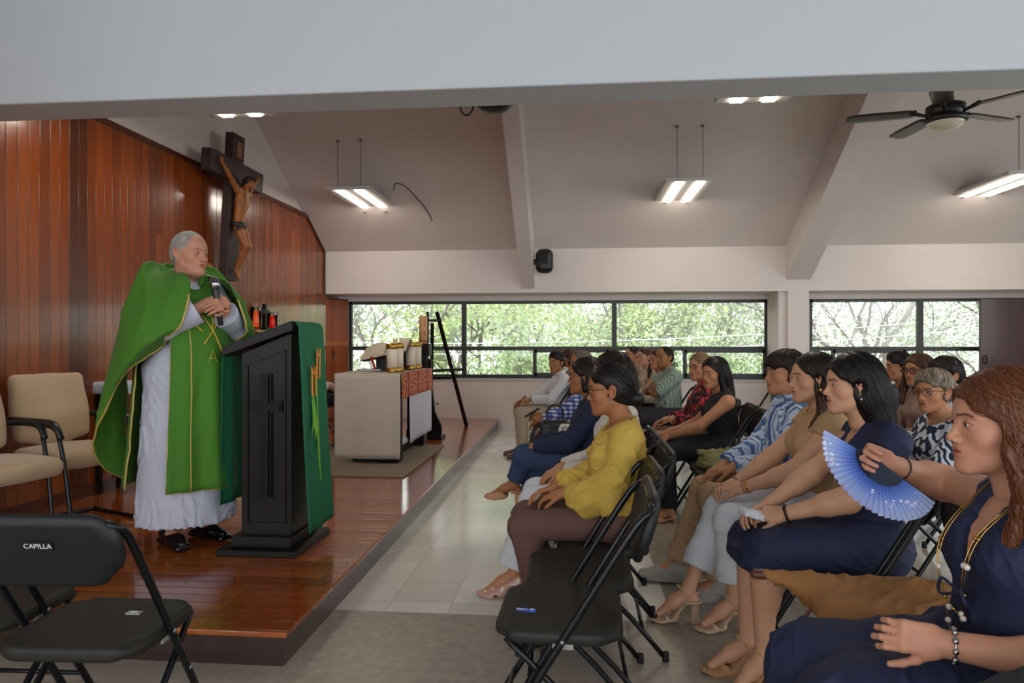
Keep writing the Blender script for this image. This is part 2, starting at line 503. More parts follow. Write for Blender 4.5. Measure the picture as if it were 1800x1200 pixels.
MAT['riser'] = material('platform_riser', '2f1712', .22, coat=.6, var=(5, .25, (1, .3, 3)))
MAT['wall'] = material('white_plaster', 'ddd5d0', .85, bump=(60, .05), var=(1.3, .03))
MAT['wallcool'] = material('white_paint_daylit', 'c6cbd0', .8, bump=(40, .04))  # cool white has the bluish daylight on the header beam mixed in
MAT['frame'] = material('window_frame', '2b2a2a', .4)
MAT['sill'] = material('sill', 'cfcfcd', .6)
MAT['doorwood'] = material('dark_door', '3c1a13', .4, coat=.3, var=(14, .25, (1, 1, .1)))
MAT['closet'] = wood_boards('closet_doors', 'Z', 'Y', .05, '9a4a1c', '7a3512', 'b05a22', .22, .6)
def glass_mat():
    m = bpy.data.materials.new('window_glass'); m.use_nodes = True; nt = m.node_tree; nt.nodes.clear()
    o = nt.nodes.new('ShaderNodeOutputMaterial'); t = nt.nodes.new('ShaderNodeBsdfTransparent'); g = nt.nodes.new('ShaderNodeBsdfGlossy')
    t.inputs[0].default_value = (.97, .985, .98, 1); g.inputs['Roughness'].default_value = .02
    fz = nt.nodes.new('ShaderNodeFresnel'); fz.inputs[0].default_value = 1.35; mx = nt.nodes.new('ShaderNodeMixShader')
    nt.links.new(fz.outputs[0], mx.inputs[0]); nt.links.new(t.outputs[0], mx.inputs[1]); nt.links.new(g.outputs[0], mx.inputs[2]); nt.links.new(mx.outputs[0], o.inputs[0])
    return m
MAT['glass'] = glass_mat()
def floor_mat():
    m = material('terrazzo', '8f877b', .35, spec=.5)
    def fn(nt, tc):
        s = sep(nt, tc)
        n = noise(nt, tc, 22, 5); v = nt.nodes.new('ShaderNodeTexVoronoi'); v.inputs['Scale'].default_value = 120; nt.links.new(tc, v.inputs['Vector'])
        chip = mth(nt, 'LESS_THAN', v.outputs['Distance'], .16)
        c = ramp(nt, n, ((.3, '8d8477'), (.55, '9b9284'), (.75, 'a59b8c')))
        wn2 = white_noise(nt, v.outputs['Color'], '3D')
        c = mixc(nt, mth(nt, 'MULTIPLY', chip, .45), c, ramp(nt, wn2, ((.2, '6c665c'), (.6, 'c9c2b6'), (.9, 'd8d3ca'))))
        # pale vinyl tiles from the middle of the aisle to the far wall
        fx = mth(nt, 'DIVIDE', s[0], .305); fy = mth(nt, 'DIVIDE', s[1], .305)
        r = white_noise(nt, mth(nt, 'ADD', mth(nt, 'MULTIPLY', mth(nt, 'FLOOR', fx), 13.7), mth(nt, 'FLOOR', fy)))
        t = ramp(nt, mth(nt, 'ADD', mth(nt, 'MULTIPLY', r, .5), mth(nt, 'MULTIPLY', noise(nt, tc, 9, 4), .5)), ((.2, 'cbc7be'), (.8, 'dfdbd4')))
        ex = mth(nt, 'GREATER_THAN', mth(nt, 'ABSOLUTE', mth(nt, 'SUBTRACT', mth(nt, 'FRACT', fx), .5)), .493)
        ey = mth(nt, 'GREATER_THAN', mth(nt, 'ABSOLUTE', mth(nt, 'SUBTRACT', mth(nt, 'FRACT', fy), .5)), .493)
        t = mixc(nt, mth(nt, 'MULTIPLY', mth(nt, 'MAXIMUM', ex, ey), .5), t, '8b857b')
        far = mth(nt, 'MULTIPLY', mth(nt, 'GREATER_THAN', s[1], 3.22), mth(nt, 'LESS_THAN', s[0], .45))
        return mixc(nt, far, c, t)
    pattern(m, fn)
    nt = m.node_tree; tc = nt.nodes.new('ShaderNodeTexCoord'); s = sep(nt, tc.outputs['Object'])
    far = mth(nt, 'GREATER_THAN', s[1], 3.22)
    r = mth(nt, 'SUBTRACT', .34, mth(nt, 'MULTIPLY', far, .20)); nt.links.new(mth(nt, 'ADD', r, mth(nt, 'MULTIPLY', noise(nt, tc.outputs['Object'], 3, 4), .10)), nt.nodes['Principled BSDF'].inputs['Roughness'])
    return m
MAT['floor'] = floor_mat()

def px(u, v, Y=None, Z=None, X=None):
    """reference pixel (1800x1200) -> point in the room on the plane Y=, Z= or X="""
    a = (u - 900) / F_PX; b = (600 - v) / F_PX
    d = np.array([-math.sin(YAW) + a * math.cos(YAW), math.cos(YAW) + a * math.sin(YAW), b])
    if Y is not None: t = Y / d[1]
    elif Z is not None: t = (Z - H_CAM) / d[2]
    else: t = X / d[0]
    return np.array([0, 0, H_CAM]) + d * t

def struct(name, mb, mat, **kw): return tag(mb.build(name, mat, **kw), kind='structure')
XL = -3.63; PZ = .143; YW = 10.20; YB = 9.60; CZ = 2.60; SL = .61; XR = 8.0
ceil_z = lambda y: CZ + SL * (YB - y)
struct('floor', MB().box(-6, XR, -3.5, YW, -.15, 0), MAT['floor'])
# stage
m = MB(); m.box(XL, -1.165, 2.635, YW, 0.0, PZ - .022); plat = struct('platform', m, MAT['riser'])
struct('platform_deck', MB().box(XL, -1.145, 2.615, YW, PZ - .022, PZ), MAT['deck'], bevel=.004)
# left wall: varnished boards up to 3 m, clipped by the roof slope, plaster above
ytop = YB - (3.0 - CZ) / SL
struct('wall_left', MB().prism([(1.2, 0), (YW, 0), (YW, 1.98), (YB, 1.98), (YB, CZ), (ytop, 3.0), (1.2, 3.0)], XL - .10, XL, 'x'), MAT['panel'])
m = MB(); m.bar((XL + .008, 1.2, 3.0), (XL + .008, ytop, 3.0), .03, .045); m.bar((XL + .008, ytop, 3.0), (XL + .008, YB, CZ), .03, .045); m.bar((XL + .008, YB - .012, CZ), (XL + .008, YB - .012, 1.98), .03, .03, (1, 0, 0))
struct('trim_1', m, MAT['trimwood'])
struct('baseboard_left', MB().box(XL, XL + .015, 2.62, 9.0, PZ, PZ + .09), MAT['trimwood'])
struct('wall_left_upper', MB().prism([(1.2, 2.9), (YB - .2, CZ), (YB + .1, CZ), (3.9, ceil_z(3.9) + .1), (3.9, 7), (1.2, 7)], XL - .25, XL - .03, 'x'), MAT['wall'])
# far wall with its window openings
Z0, Z1 = .748, 1.912; W1 = (px(612, 600, Y=YW)[0], px(1352, 600, Y=YW)[0]); W2 = (px(1423, 600, Y=YW)[0], 7.6)
for nm, b in (('wall_back_lower', (XL - .2, XR, YW, YW + .2, -.15, Z0)), ('wall_back_lintel', (XL - .2, XR, YW, YW + .2, Z1, 2.2)),
              ('wall_back_left', (XL - .2, W1[0], YW, YW + .2, Z0, Z1)), ('wall_back_pier', (W1[1], W2[0], YW, YW + .2, Z0, Z1)), ('wall_back_right', (W2[1], XR, YW, YW + .2, Z0, Z1))):
    struct(nm, MB().box(*b), MAT['wall'])
struct('wall_back_band', MB().box(XL - .2, XR, YB, YW, 1.99, CZ + .02), MAT['wall'])
CX0, CX1 = px(1385, 600, Y=YB)[0], px(1422, 600, Y=YB)[0]
struct('column', MB().box(CX0, CX1, YB, YW, 0, 1.99), MAT['wall'])
struct('column_pilaster', MB().box(CX0 - .11, CX0, YB + .05, YW, 0, 1.99), MAT['wall'])
struct('baseboard_back', MB().box(-1.14, CX0 - .11, YW - .012, YW, 0, .07), MAT['sill'])
# roof slope, cross beams, header beam near the camera, flat ceiling over the photographer
struct('ceiling', MB().prism([(YB, CZ), (YB + .6, CZ - .3), (YB + .6, CZ), (3.8, ceil_z(3.8) + .15), (3.8, ceil_z(3.8))], XL - .2, XR, 'x'), MAT['wall'])
def rafter(x0, x1, zend, name):
    y0 = 3.9
    return struct(name, MB().prism([(YB + .02, zend), (YB + .02, CZ + .01), (y0, ceil_z(y0) + .01), (y0, zend + SL * (YB - y0))], x0, x1, 'x'), MAT['wall'])
rafter(px(917, 600, Y=YB)[0], px(940, 600, Y=YB)[0], 2.03, 'ceiling_beam'); rafter(px(1382, 600, Y=YB)[0], px(1425, 600, Y=YB)[0], 2.13, 'ceiling_beam.001')
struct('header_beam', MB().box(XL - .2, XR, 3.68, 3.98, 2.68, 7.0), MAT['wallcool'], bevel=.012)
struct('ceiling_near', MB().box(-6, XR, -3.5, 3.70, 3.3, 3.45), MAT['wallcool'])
struct('wall_right', MB().box(XR, XR + .15, 7.5, YW, -.15, 7.0), MAT['wall'])
struct('wall_right_near', MB().box(XR, XR + .15, -3.5, 7.5, -.15, 1.0), MAT['wall']); struct('wall_right_light_stop', MB().box(XR, XR + .15, 6.0, 7.5, 1.0, 2.7), MAT['wall']); struct('wall_right_light_stop_near', MB().box(XR, XR + .15, -3.5, -1.0, 1.0, 2.7), MAT['wall']); struct('wall_right_upper', MB().box(XR, XR + .15, -3.5, 7.5, 2.7, 7.0), MAT['wall'])  # unseen side piers added to narrow the opening and cut its light
struct('wall_left_near', MB().box(-6.1, -6, -3.5, 1.2, -.15, 3.4), MAT['wall']); struct('wall_left_return', MB().box(-6, XL, 1.1, 1.2, 0, 3.4), MAT['wall'])
struct('wall_front', MB().box(-6, XR, -3.65, -3.5, -.15, .7), MAT['wall']); struct('wall_front_upper', MB().box(-6, XR, -3.65, -3.5, 2.8, 3.4), MAT['wall'])
# windows
def window(i, x0, x1, mull, low, zm=1.195, yy=YW + .06):
    root = tag(empty('window_%d' % i, ((x0 + x1) / 2, yy, Z0)), kind='structure'); L = lambda x: x - (x0 + x1) / 2
    m = MB(); w = .035
    m.box(L(x0), L(x1), -.03, .03, 0, .055); m.box(L(x0), L(x1), -.03, .03, Z1 - Z0 - .045, Z1 - Z0)
    m.box(L(x0), L(x0) + .05, -.03, .03, .0, Z1 - Z0); m.box(L(x1) - .05, L(x1), -.03, .03, 0, Z1 - Z0)
    m.box(L(x0), L(x1), -.035, .03, zm - Z0 - .03, zm - Z0 + .03)
    for x in mull: m.box(L(x) - w, L(x) + w, -.04, .03, 0, Z1 - Z0)
    m.build('window_frame', MAT['frame'], root)
    for (a, b) in low:
        s = MB()
        for q in (a, b): s.box(L(q) - .028, L(q) + .028, -.055, -.03, .03, zm - Z0)
        s.box(L(a), L(b), -.055, -.03, .02, .085); s.box(L(a), L(b), -.055, -.03, zm - Z0 - .06, zm - Z0 - .01)
        s.build('sliding_sash', MAT['frame'], root)
    e = [x0] + list(mull) + [x1]
    for a, b in zip(e, e[1:]):
        for z0, z1 in ((.05, zm - Z0), (zm - Z0, Z1 - Z0 - .04)):
            g = MB(); g.box(L(a) + .03, L(b) - .03, -.003, .003, z0, z1); g.build('pane', MAT['glass'], root)
    return root
X_ = lambda u: px(u, 600, Y=YW)[0]
window(1, W1[0], W1[1], [X_(815), X_(1080)], [(X_(940), X_(1070)), (X_(1204), X_(1345))])
window(2, W2[0], W2[1], [X_(1620)], [(X_(1465), X_(1592))])
struct('trim_2', MB().box(W1[0], W1[1], YW - .03, YW + .04, Z0 - .02, Z0), MAT['sill'])
# fold-out wooden door leaf at the right of the far wall
r = tag(empty('door_1', (px(1722, 600, Y=9.95)[0], 9.95, 0)), kind='structure')
MB().box(0, 1.3, -.025, .025, .01, 1.885).build('door_leaf', MAT['doorwood'], r, bevel=.004)
MB().tube([(.05, -.03, 1.0), (.05, -.07, 1.0), (.05, -.07, 1.1), (.05, -.03, 1.1)], .008).build('door_handle', material('door_handle', '1a1413', .3, metal=.6), r)
# built-in closet at the end of the panelling
A_, B_ = px(565, 600, Y=YB), px(612, 600, Y=YW); th_ = math.atan2(B_[1] - A_[1], B_[0] - A_[0]); LC = math.hypot(B_[1] - A_[1], B_[0] - A_[0])
r = tag(empty('closet', (A_[0], A_[1], PZ), th_), kind='structure')
MB().box(0, LC, .0, .12, 0, 1.80).build('closet_body', MAT['trimwood'], r)
MAT['closetx'] = wood_boards('closet_doors', 'Z', 'X', .05, '9a4a1c', '7a3512', 'b05a22', .2, .6)
for a, b in ((.0, LC * .26 - .005), (LC * .26 + .005, LC - .02)):
    for z0, z1 in ((.02, 1.10), (1.16, 1.775)): MB().box(a, b, -.02, 0, z0, z1).build('closet_door', MAT['closetx'], r, bevel=.002)
MB().box(.0, LC, -.012, 0, 1.10, 1.16).build('closet_rail', material('closet_rail', 'b5622a', .4), r)
MB().box(LC * .38, LC * .41, -.032, -.02, .92, 1.02).build('closet_handle', MAT['frame'], r)
# wall socket under the window
t = thing('wall_socket', 'white double wall socket below the window behind the easel', 'socket', tuple(px(765, 709, Y=YW - .001)))
MB().box(-.085, .085, -.012, 0, -.045, .045).build('cover_plate', material('socket_plate', 'd8d4cc', .4), t, bevel=.003)
[MB().box(x - .018, x + .018, -.015, -.010, -.012, .012).build('socket_opening', MAT['frame'], t) for x in (-.035, .035)]
# ------------------------------------------------------------------ outside: slope, trees, wires
leafm = {}
for k, c in (('lush', '9aab6c'), ('pale', 'a5b090'), ('grey', '929a8c'), ('deep', '86996a')):  # leaf colours kept pale, with the outdoor haze painted in
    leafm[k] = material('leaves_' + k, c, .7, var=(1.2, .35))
    b = leafm[k].node_tree.nodes['Principled BSDF']; b.inputs['Subsurface Weight'].default_value = 0
MAT['bark'] = material('bark', '6f685f', .9, var=(8, .25))
MAT['slope'] = material('grass_slope', 'b0b2a2', .9, var=(.4, .25)); MAT['hill'] = material('distant_hill', 'b3bfb4', 1., var=(.08, .10))  # distance haze is painted into the pale hill colour
g = [[(x, y, -3.2 + .02 * (y - 11) + .25 * math.sin(x * .5 + y * .3)) for y in np.linspace(10.9, 60, 24)] for x in np.linspace(-30, 40, 30)]
m = MB(); m.sheet(g, .3); tag(m.build('hillside_ground', MAT['slope']), kind='structure')
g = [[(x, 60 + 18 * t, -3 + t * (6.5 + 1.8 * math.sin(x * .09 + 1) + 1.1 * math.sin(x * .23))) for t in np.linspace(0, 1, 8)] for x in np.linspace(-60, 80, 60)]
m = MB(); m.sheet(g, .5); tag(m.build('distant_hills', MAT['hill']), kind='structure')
def tree(label, x, y, seed, kind, h, crown, nleaf, base=-3, leafsz=.052, spread=1., bare=0, gap=.5, low=.0):
    rs = np.random.RandomState(seed); root = thing('tree', label, 'tree', (x, y, base), 0, None)
    m = MB(); tips = []
    def br(p, d, L, r, lv):
        pts = [p]; q = np.array(p, float); dd = np.array(d, float)
        for i in range(4):
            dd = norm(dd + rs.randn(3) * .16 + np.array([0, 0, .05])); q = q + dd * L / 4; pts.append(q.copy())
            if lv >= 2: tips.append(q.copy())
        m.tube(pts, list(np.linspace(r, r * .55, 5)), 5 if lv else 8, sub=2, caps=False)
        if lv < 3:
            n = (4, 4, 3)[lv]
            for k in range(n):
                a = rs.uniform(0, 6.28); s = rs.uniform(.5, 1.0) * spread
                st = pts[rs.randint(2, 5)]
                br(st, norm(dd + np.array([math.cos(a), math.sin(a) * .8, rs.uniform(-.1, .5)]) * s), L * rs.uniform(.5, .75), r * .5, lv + 1)
    br((0, 0, -.2), (rs.uniform(-.1, .1), 0, 1), h * .5, .13 * h / 8, 0)
    m.build('trunk', MAT['bark'], root, recalc=False)
    T = np.array(tips); nleaf = int(nleaf * 2.3); gap = gap * .45
    c = T[rs.randint(0, len(T), nleaf)] + rs.randn(nleaf, 3) * np.array([1, 1, .8]) * crown * .16
    if low:
        k = int(nleaf * low); c[:k] = np.stack([rs.randn(k) * crown * .6, rs.randn(k) * crown * .5, rs.uniform(.8, h * .75, k)], 1)
    cl = np.sin(c @ (rs.randn(3) * 2.2) + 1) + np.sin(c @ (rs.randn(3) * 2.6)); c = c[cl > -gap * 2 + .0] if gap < 1 else c
    n = len(c); u = rs.randn(n, 3); u /= np.linalg.norm(u, axis=1, keepdims=True); w = np.cross(u, rs.randn(n, 3)); w /= np.linalg.norm(w, axis=1, keepdims=True)
    s = leafsz * rs.uniform(.6, 1.4, (n, 1))
    V = np.stack([c - u * s, c + w * s * .55, c + u * s, c - w * s * .55], 1).reshape(-1, 3)
    mesh_obj('foliage', [(V, np.arange(4 * n).reshape(-1, 4), 0)], [leafm[kind]], root, smooth=False)
    return root
tree('tall thin grey-green tree seen through the leftmost window pane', -6.2, 18.0, 3, 'grey', 9.0, 3.0, 5200, spread=1.1)
tree('leafless leaning branches tree behind the altar candles', -4.0, 16.0, 8, 'grey', 8.5, 2.4, 2200, spread=1.3)
tree('tree with pale crown behind the top of the easel', -4.6, 24.0, 21, 'pale', 11, 4.0, 2200, leafsz=.09, gap=.1)
tree('lush yellow-green tree filling the left half of the middle pane', -1.8, 17.5, 12, 'lush', 7.5, 3.0, 11000, spread=1.2, low=.35)
tree('lush yellow-green tree filling the right half of the middle pane', .9, 18.5, 14, 'lush', 7.6, 3.2, 11000, spread=1.2, low=.35)
tree('deep green bush low behind the sliding sash of the middle pane', -.4, 14.6, 31, 'deep', 5.2, 2.2, 6500, low=.6)
tree('thin upright tree against white sky in the right part of the long window', 2.7, 20.0, 17, 'grey', 9, 2.4, 1300, spread=.7, gap=.3)
tree('full pale green tree before the white column', 4.9, 19.5, 19, 'pale', 8, 3.2, 8500, low=.35)
tree('low green shrubs tree under the thin upright tree', 2.4, 16.5, 34, 'deep', 4.6, 2.2, 6000, low=.7)
tree('bare spreading tree right of the white column', 7.6, 17.0, 23, 'grey', 9, 3.0, 2600, spread=1.3, gap=.3)
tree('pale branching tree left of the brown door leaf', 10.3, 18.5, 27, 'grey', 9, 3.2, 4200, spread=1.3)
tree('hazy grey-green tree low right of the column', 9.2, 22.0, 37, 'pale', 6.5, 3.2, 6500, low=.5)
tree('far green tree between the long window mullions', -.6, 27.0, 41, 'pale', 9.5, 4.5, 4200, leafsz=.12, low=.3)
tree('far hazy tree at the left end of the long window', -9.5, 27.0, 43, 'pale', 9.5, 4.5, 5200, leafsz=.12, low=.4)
for k, (z, dz) in enumerate(((1.28, .0), (1.02, .05))):
    m = MB(); m.tube([(x, 13.3, z + .010 * (x - 1.5) ** 2 * .5 + dz + .04 * x) for x in np.linspace(-6, 9, 20)], .007, 5)
    tag(m.build('power_cable', material('cable_grey', 'd0d0d0', .6)), ('upper' if k == 0 else 'lower') + ' pale overhead cable sagging across the trees outside', 'cable')
# ------------------------------------------------------------------ people
def rotm(yaw=0, pitch=0, roll=0):
    """columns = local axes; yaw about z, pitch>0 looks down, roll about x"""
    cy, sy = math.cos(yaw), math.sin(yaw); cp, sp = math.cos(pitch), math.sin(pitch); cr, sr = math.cos(roll), math.sin(roll)
    Rz = np.array([[cy, -sy, 0], [sy, cy, 0], [0, 0, 1]]); Ry = np.array([[cp, 0, sp], [0, 1, 0], [-sp, 0, cp]])
    Rx = np.array([[1, 0, 0], [0, cr, -sr], [0, sr, cr]])
    return Rz @ Ry @ Rx

def head_sdf(p):
    f = p['sex'] == 'f'; jw = p.get('jaw', 1.0 if f else 1.1); ns = p.get('nose', 1.0) * (.86 if f else .95); age = p.get('age', 0); ck = p.get('cheek', 1.0)
    S = Sdf()
    S.ell((-.012, 0, .030), (.094, .075, .086), k=.01)
    S.ell((.020, 0, .034), (.069, .062, .066), k=.03)
    S.ell((.026, 0, -.030), (.058, .060, .078), k=.03)
    S.ell((.032, 0, -.070), (.050, .044 * jw, .036), k=.03)
    for s in (1, -1):
        S.cap((.000, s * .045 * jw, -.058), (.068, s * .014 * jw, -.097), .017, .015, k=.025)
        S.ell((.050, s * .040, -.028), (.024 * ck, .023 * ck, .024 * ck), k=.02)
        S.cap((.081, s * .010, .026), (.064, s * .044, .024), .010 if f else .012, .009, k=.014)
    S.ell((.066, 0, -.058), (.026, .029, .025), k=.02)
    S.ell((.073, 0, -.098), (.017, .020, .016), k=.015)
    S.cap((-.022, 0, -.05), (-.040, 0, -.150), .050 if f else .058, .048 if f else .060, k=.025)
    if p.get('chub'): S.ell((.03, 0, -.105), (.045, .045, .028), k=.03)
    for s in (1, -1):
        S.ell((.094, s * .033, .006), (.017, .017, .0115), k=.012, op='s')
        S.ell((.0735, s * .032, .004), (.0140, .0155, .0132), k=.005)
        if age: S.cap((.092, s * .021, -.038), (.080, s * .033, -.068), .0022, k=.006, op='s')
        if age: S.cap((.082, s * .024, -.012), (.074, s * .040, -.012), .0018, k=.006, op='s')
    S.cap((.081, 0, .014), (.094 + .009 * ns, 0, -.028), .0075 * ns, .0095 * ns, k=.012)
    S.ell((.097 + .009 * ns, 0, -.031), (.0095 * ns, .0095 * ns, .0088), k=.008)
    for s in (1, -1):
        S.ell((.095, s * .0115 * ns, -.035), (.011, .0072 * ns, .0078), k=.006)
        S.ell((.103, s * .0065, -.0430), (.0055, .0036, .0040), k=.003, op='s')
    S.ell((.0865, 0, -.0555), (.0105, .021, .0058), k=.006)
    S.ell((.0855, 0, -.0690), (.0100, .018, .0068), k=.006)
    S.ell((.0990, 0, -.0622), (.0130, .023, .0045 if p.get('talk') else .0012), k=.003, op='s')
    if p.get('lids', 1):
        for s in (1, -1):
            S.ell((.0905, s * .0325, .0035), (.0105, .0126, .0038 if not p.get('squint') else .0027), k=.0015, op='s', R=rotm(s * .25))
    for s in (1, -1):
        y = s * .076
        S.ell((-.014, y, -.008), (.018, .0075, .030), k=.006, R=rotm(s * -.25, -.15))
        S.ell((-.003, s * .0745, -.034), (.008, .006, .010), k=.006)
        hp = [(-.001, .078, .006), (-.006, .083, .019), (-.016, .086, .024), (-.026, .087, .016), (-.030, .087, .000), (-.025, .084, -.018), (-.013, .080, -.032)]
        for a, b in zip(hp, hp[1:]): S.cap((a[0], s * a[1], a[2]), (b[0], s * b[1], b[2]), .0038, k=.003)
        S.ell((-.010, s * .087, -.008), (.0095, .0080, .018), k=.004, op='s', R=rotm(0, -.15))
    return S

def blob(v, c, r, soft=1.0):
    d = (((v - np.array(c)) / np.array(r)) ** 2).sum(-1)
    return np.exp(-d * soft)

def head_parts(p, h):
    S = head_sdf(p)
    v, q = S.mesh(h)
    col = np.ones((len(v), 3)); a = np.abs(v[:, 1]); va = np.stack([v[:, 0], a, v[:, 2]], 1)
    def mix(w, c):
        nonlocal col
        w = np.clip(w, 0, 1)[:, None]; col = col * (1 - w) + np.array(c) * w
    lips = p.get('lips', (.78, .45, .42) if p['sex'] == 'f' else (.82, .60, .56))
    f1 = (v[:, 0] > .080)
    mix(f1 * np.clip(1.6 - 1.3 * (((v[:, 1]) / .021) ** 2 + ((v[:, 2] + .0625) / .0105) ** 2), 0, 1), lips)
    mix(.5 * blob(va, (.062, .045, -.03), (.02, .02, .022)), (1.0, .80, .74))
    mix(.35 * blob(va, (.108, 0, -.032), (.012, .014, .012)), (1.0, .78, .72))
    mix(.45 * blob(va, (-.012, .085, -.005), (.03, .01, .04)), (1.0, .76, .68))
    mix(.40 * blob(va, (.088, .033, .004), (.012, .019, .011)), (.72, .55, .50))
    # brows
    bz = .0235 + .004 * np.clip((a - .012) / .02, 0, 1) - .006 * np.clip((a - .036) / .015, 0, 1)
    br = np.clip(1.5 - np.abs(v[:, 2] - bz) / (.0030 if p['sex'] == 'f' else .0042), 0, 1) * (a > .009) * (a < .049) * (v[:, 0] > .04)
    mix(br * p.get('browk', .9), p.get('brow', (.12, .08, .07)))
    if p['sex'] == 'f' or 1:   # lash line
        rr = ((va[:, 1] - .0325) / .0145) ** 2 + ((va[:, 2] - .0035) / .0066) ** 2
        mix((v[:, 0] > .068) * (va[:, 2] > .002) * np.clip(1 - np.abs(rr - 1) * 1.8, 0, 1) * .75, (.18, .12, .11))
    if p.get('stubble'):
        mix(p['stubble'] * np.clip((-v[:, 2] - .045) / .02, 0, 1) * (v[:, 0] > .0) * (v[:, 2] > -.13), (.62, .58, .56))
    if p.get('moustache'):
        mix((v[:, 0] > .08) * np.clip(1.8 - 1.5 * ((v[:, 1] / .024) ** 2 + ((v[:, 2] + .047) / .0065) ** 2), 0, 1) * .85, (.25, .22, .2))
    parts = [(v, q, 0, col)]
    mb = MB(); 
    for s in (1, -1):
        mb.ball((.0738, s * .032, .004), .0127, 14, 10)
    parts.append((np.array(mb.v), None, 1, mb.f))
    g = p.get('gaze', 0.)
    mb2 = MB()
    for s in (1, -1):
        c = np.array([.0738, s * .032, .004]); d = norm((1, g, -.05))
        e = norm(np.cross(d, (0, 0, 1))); u = np.cross(e, d)
        vs = []
        for r, off in ((.0001, .01285), (.0054, .01215)):
            for k in range(14):
                t = 2 * math.pi * k / 14; vs.append(c + d * off + r * (math.cos(t) * e + math.sin(t) * u))
        mb2.add(vs, [(i, (i + 1) % 14, 14 + (i + 1) % 14, 14 + i) for i in range(14)])
    parts.append((np.array(mb2.v), None, 2, mb2.f))
    out = []
    for t in parts:
        if t[1] is None:
            tri = np.array([(f[0], f[1], f[2]) for f in t[3]] + [(f[0], f[2], f[3]) for f in t[3] if len(f) == 4])
            out.append((t[0], tri, t[2]))
        else: out.append(t)
    return out

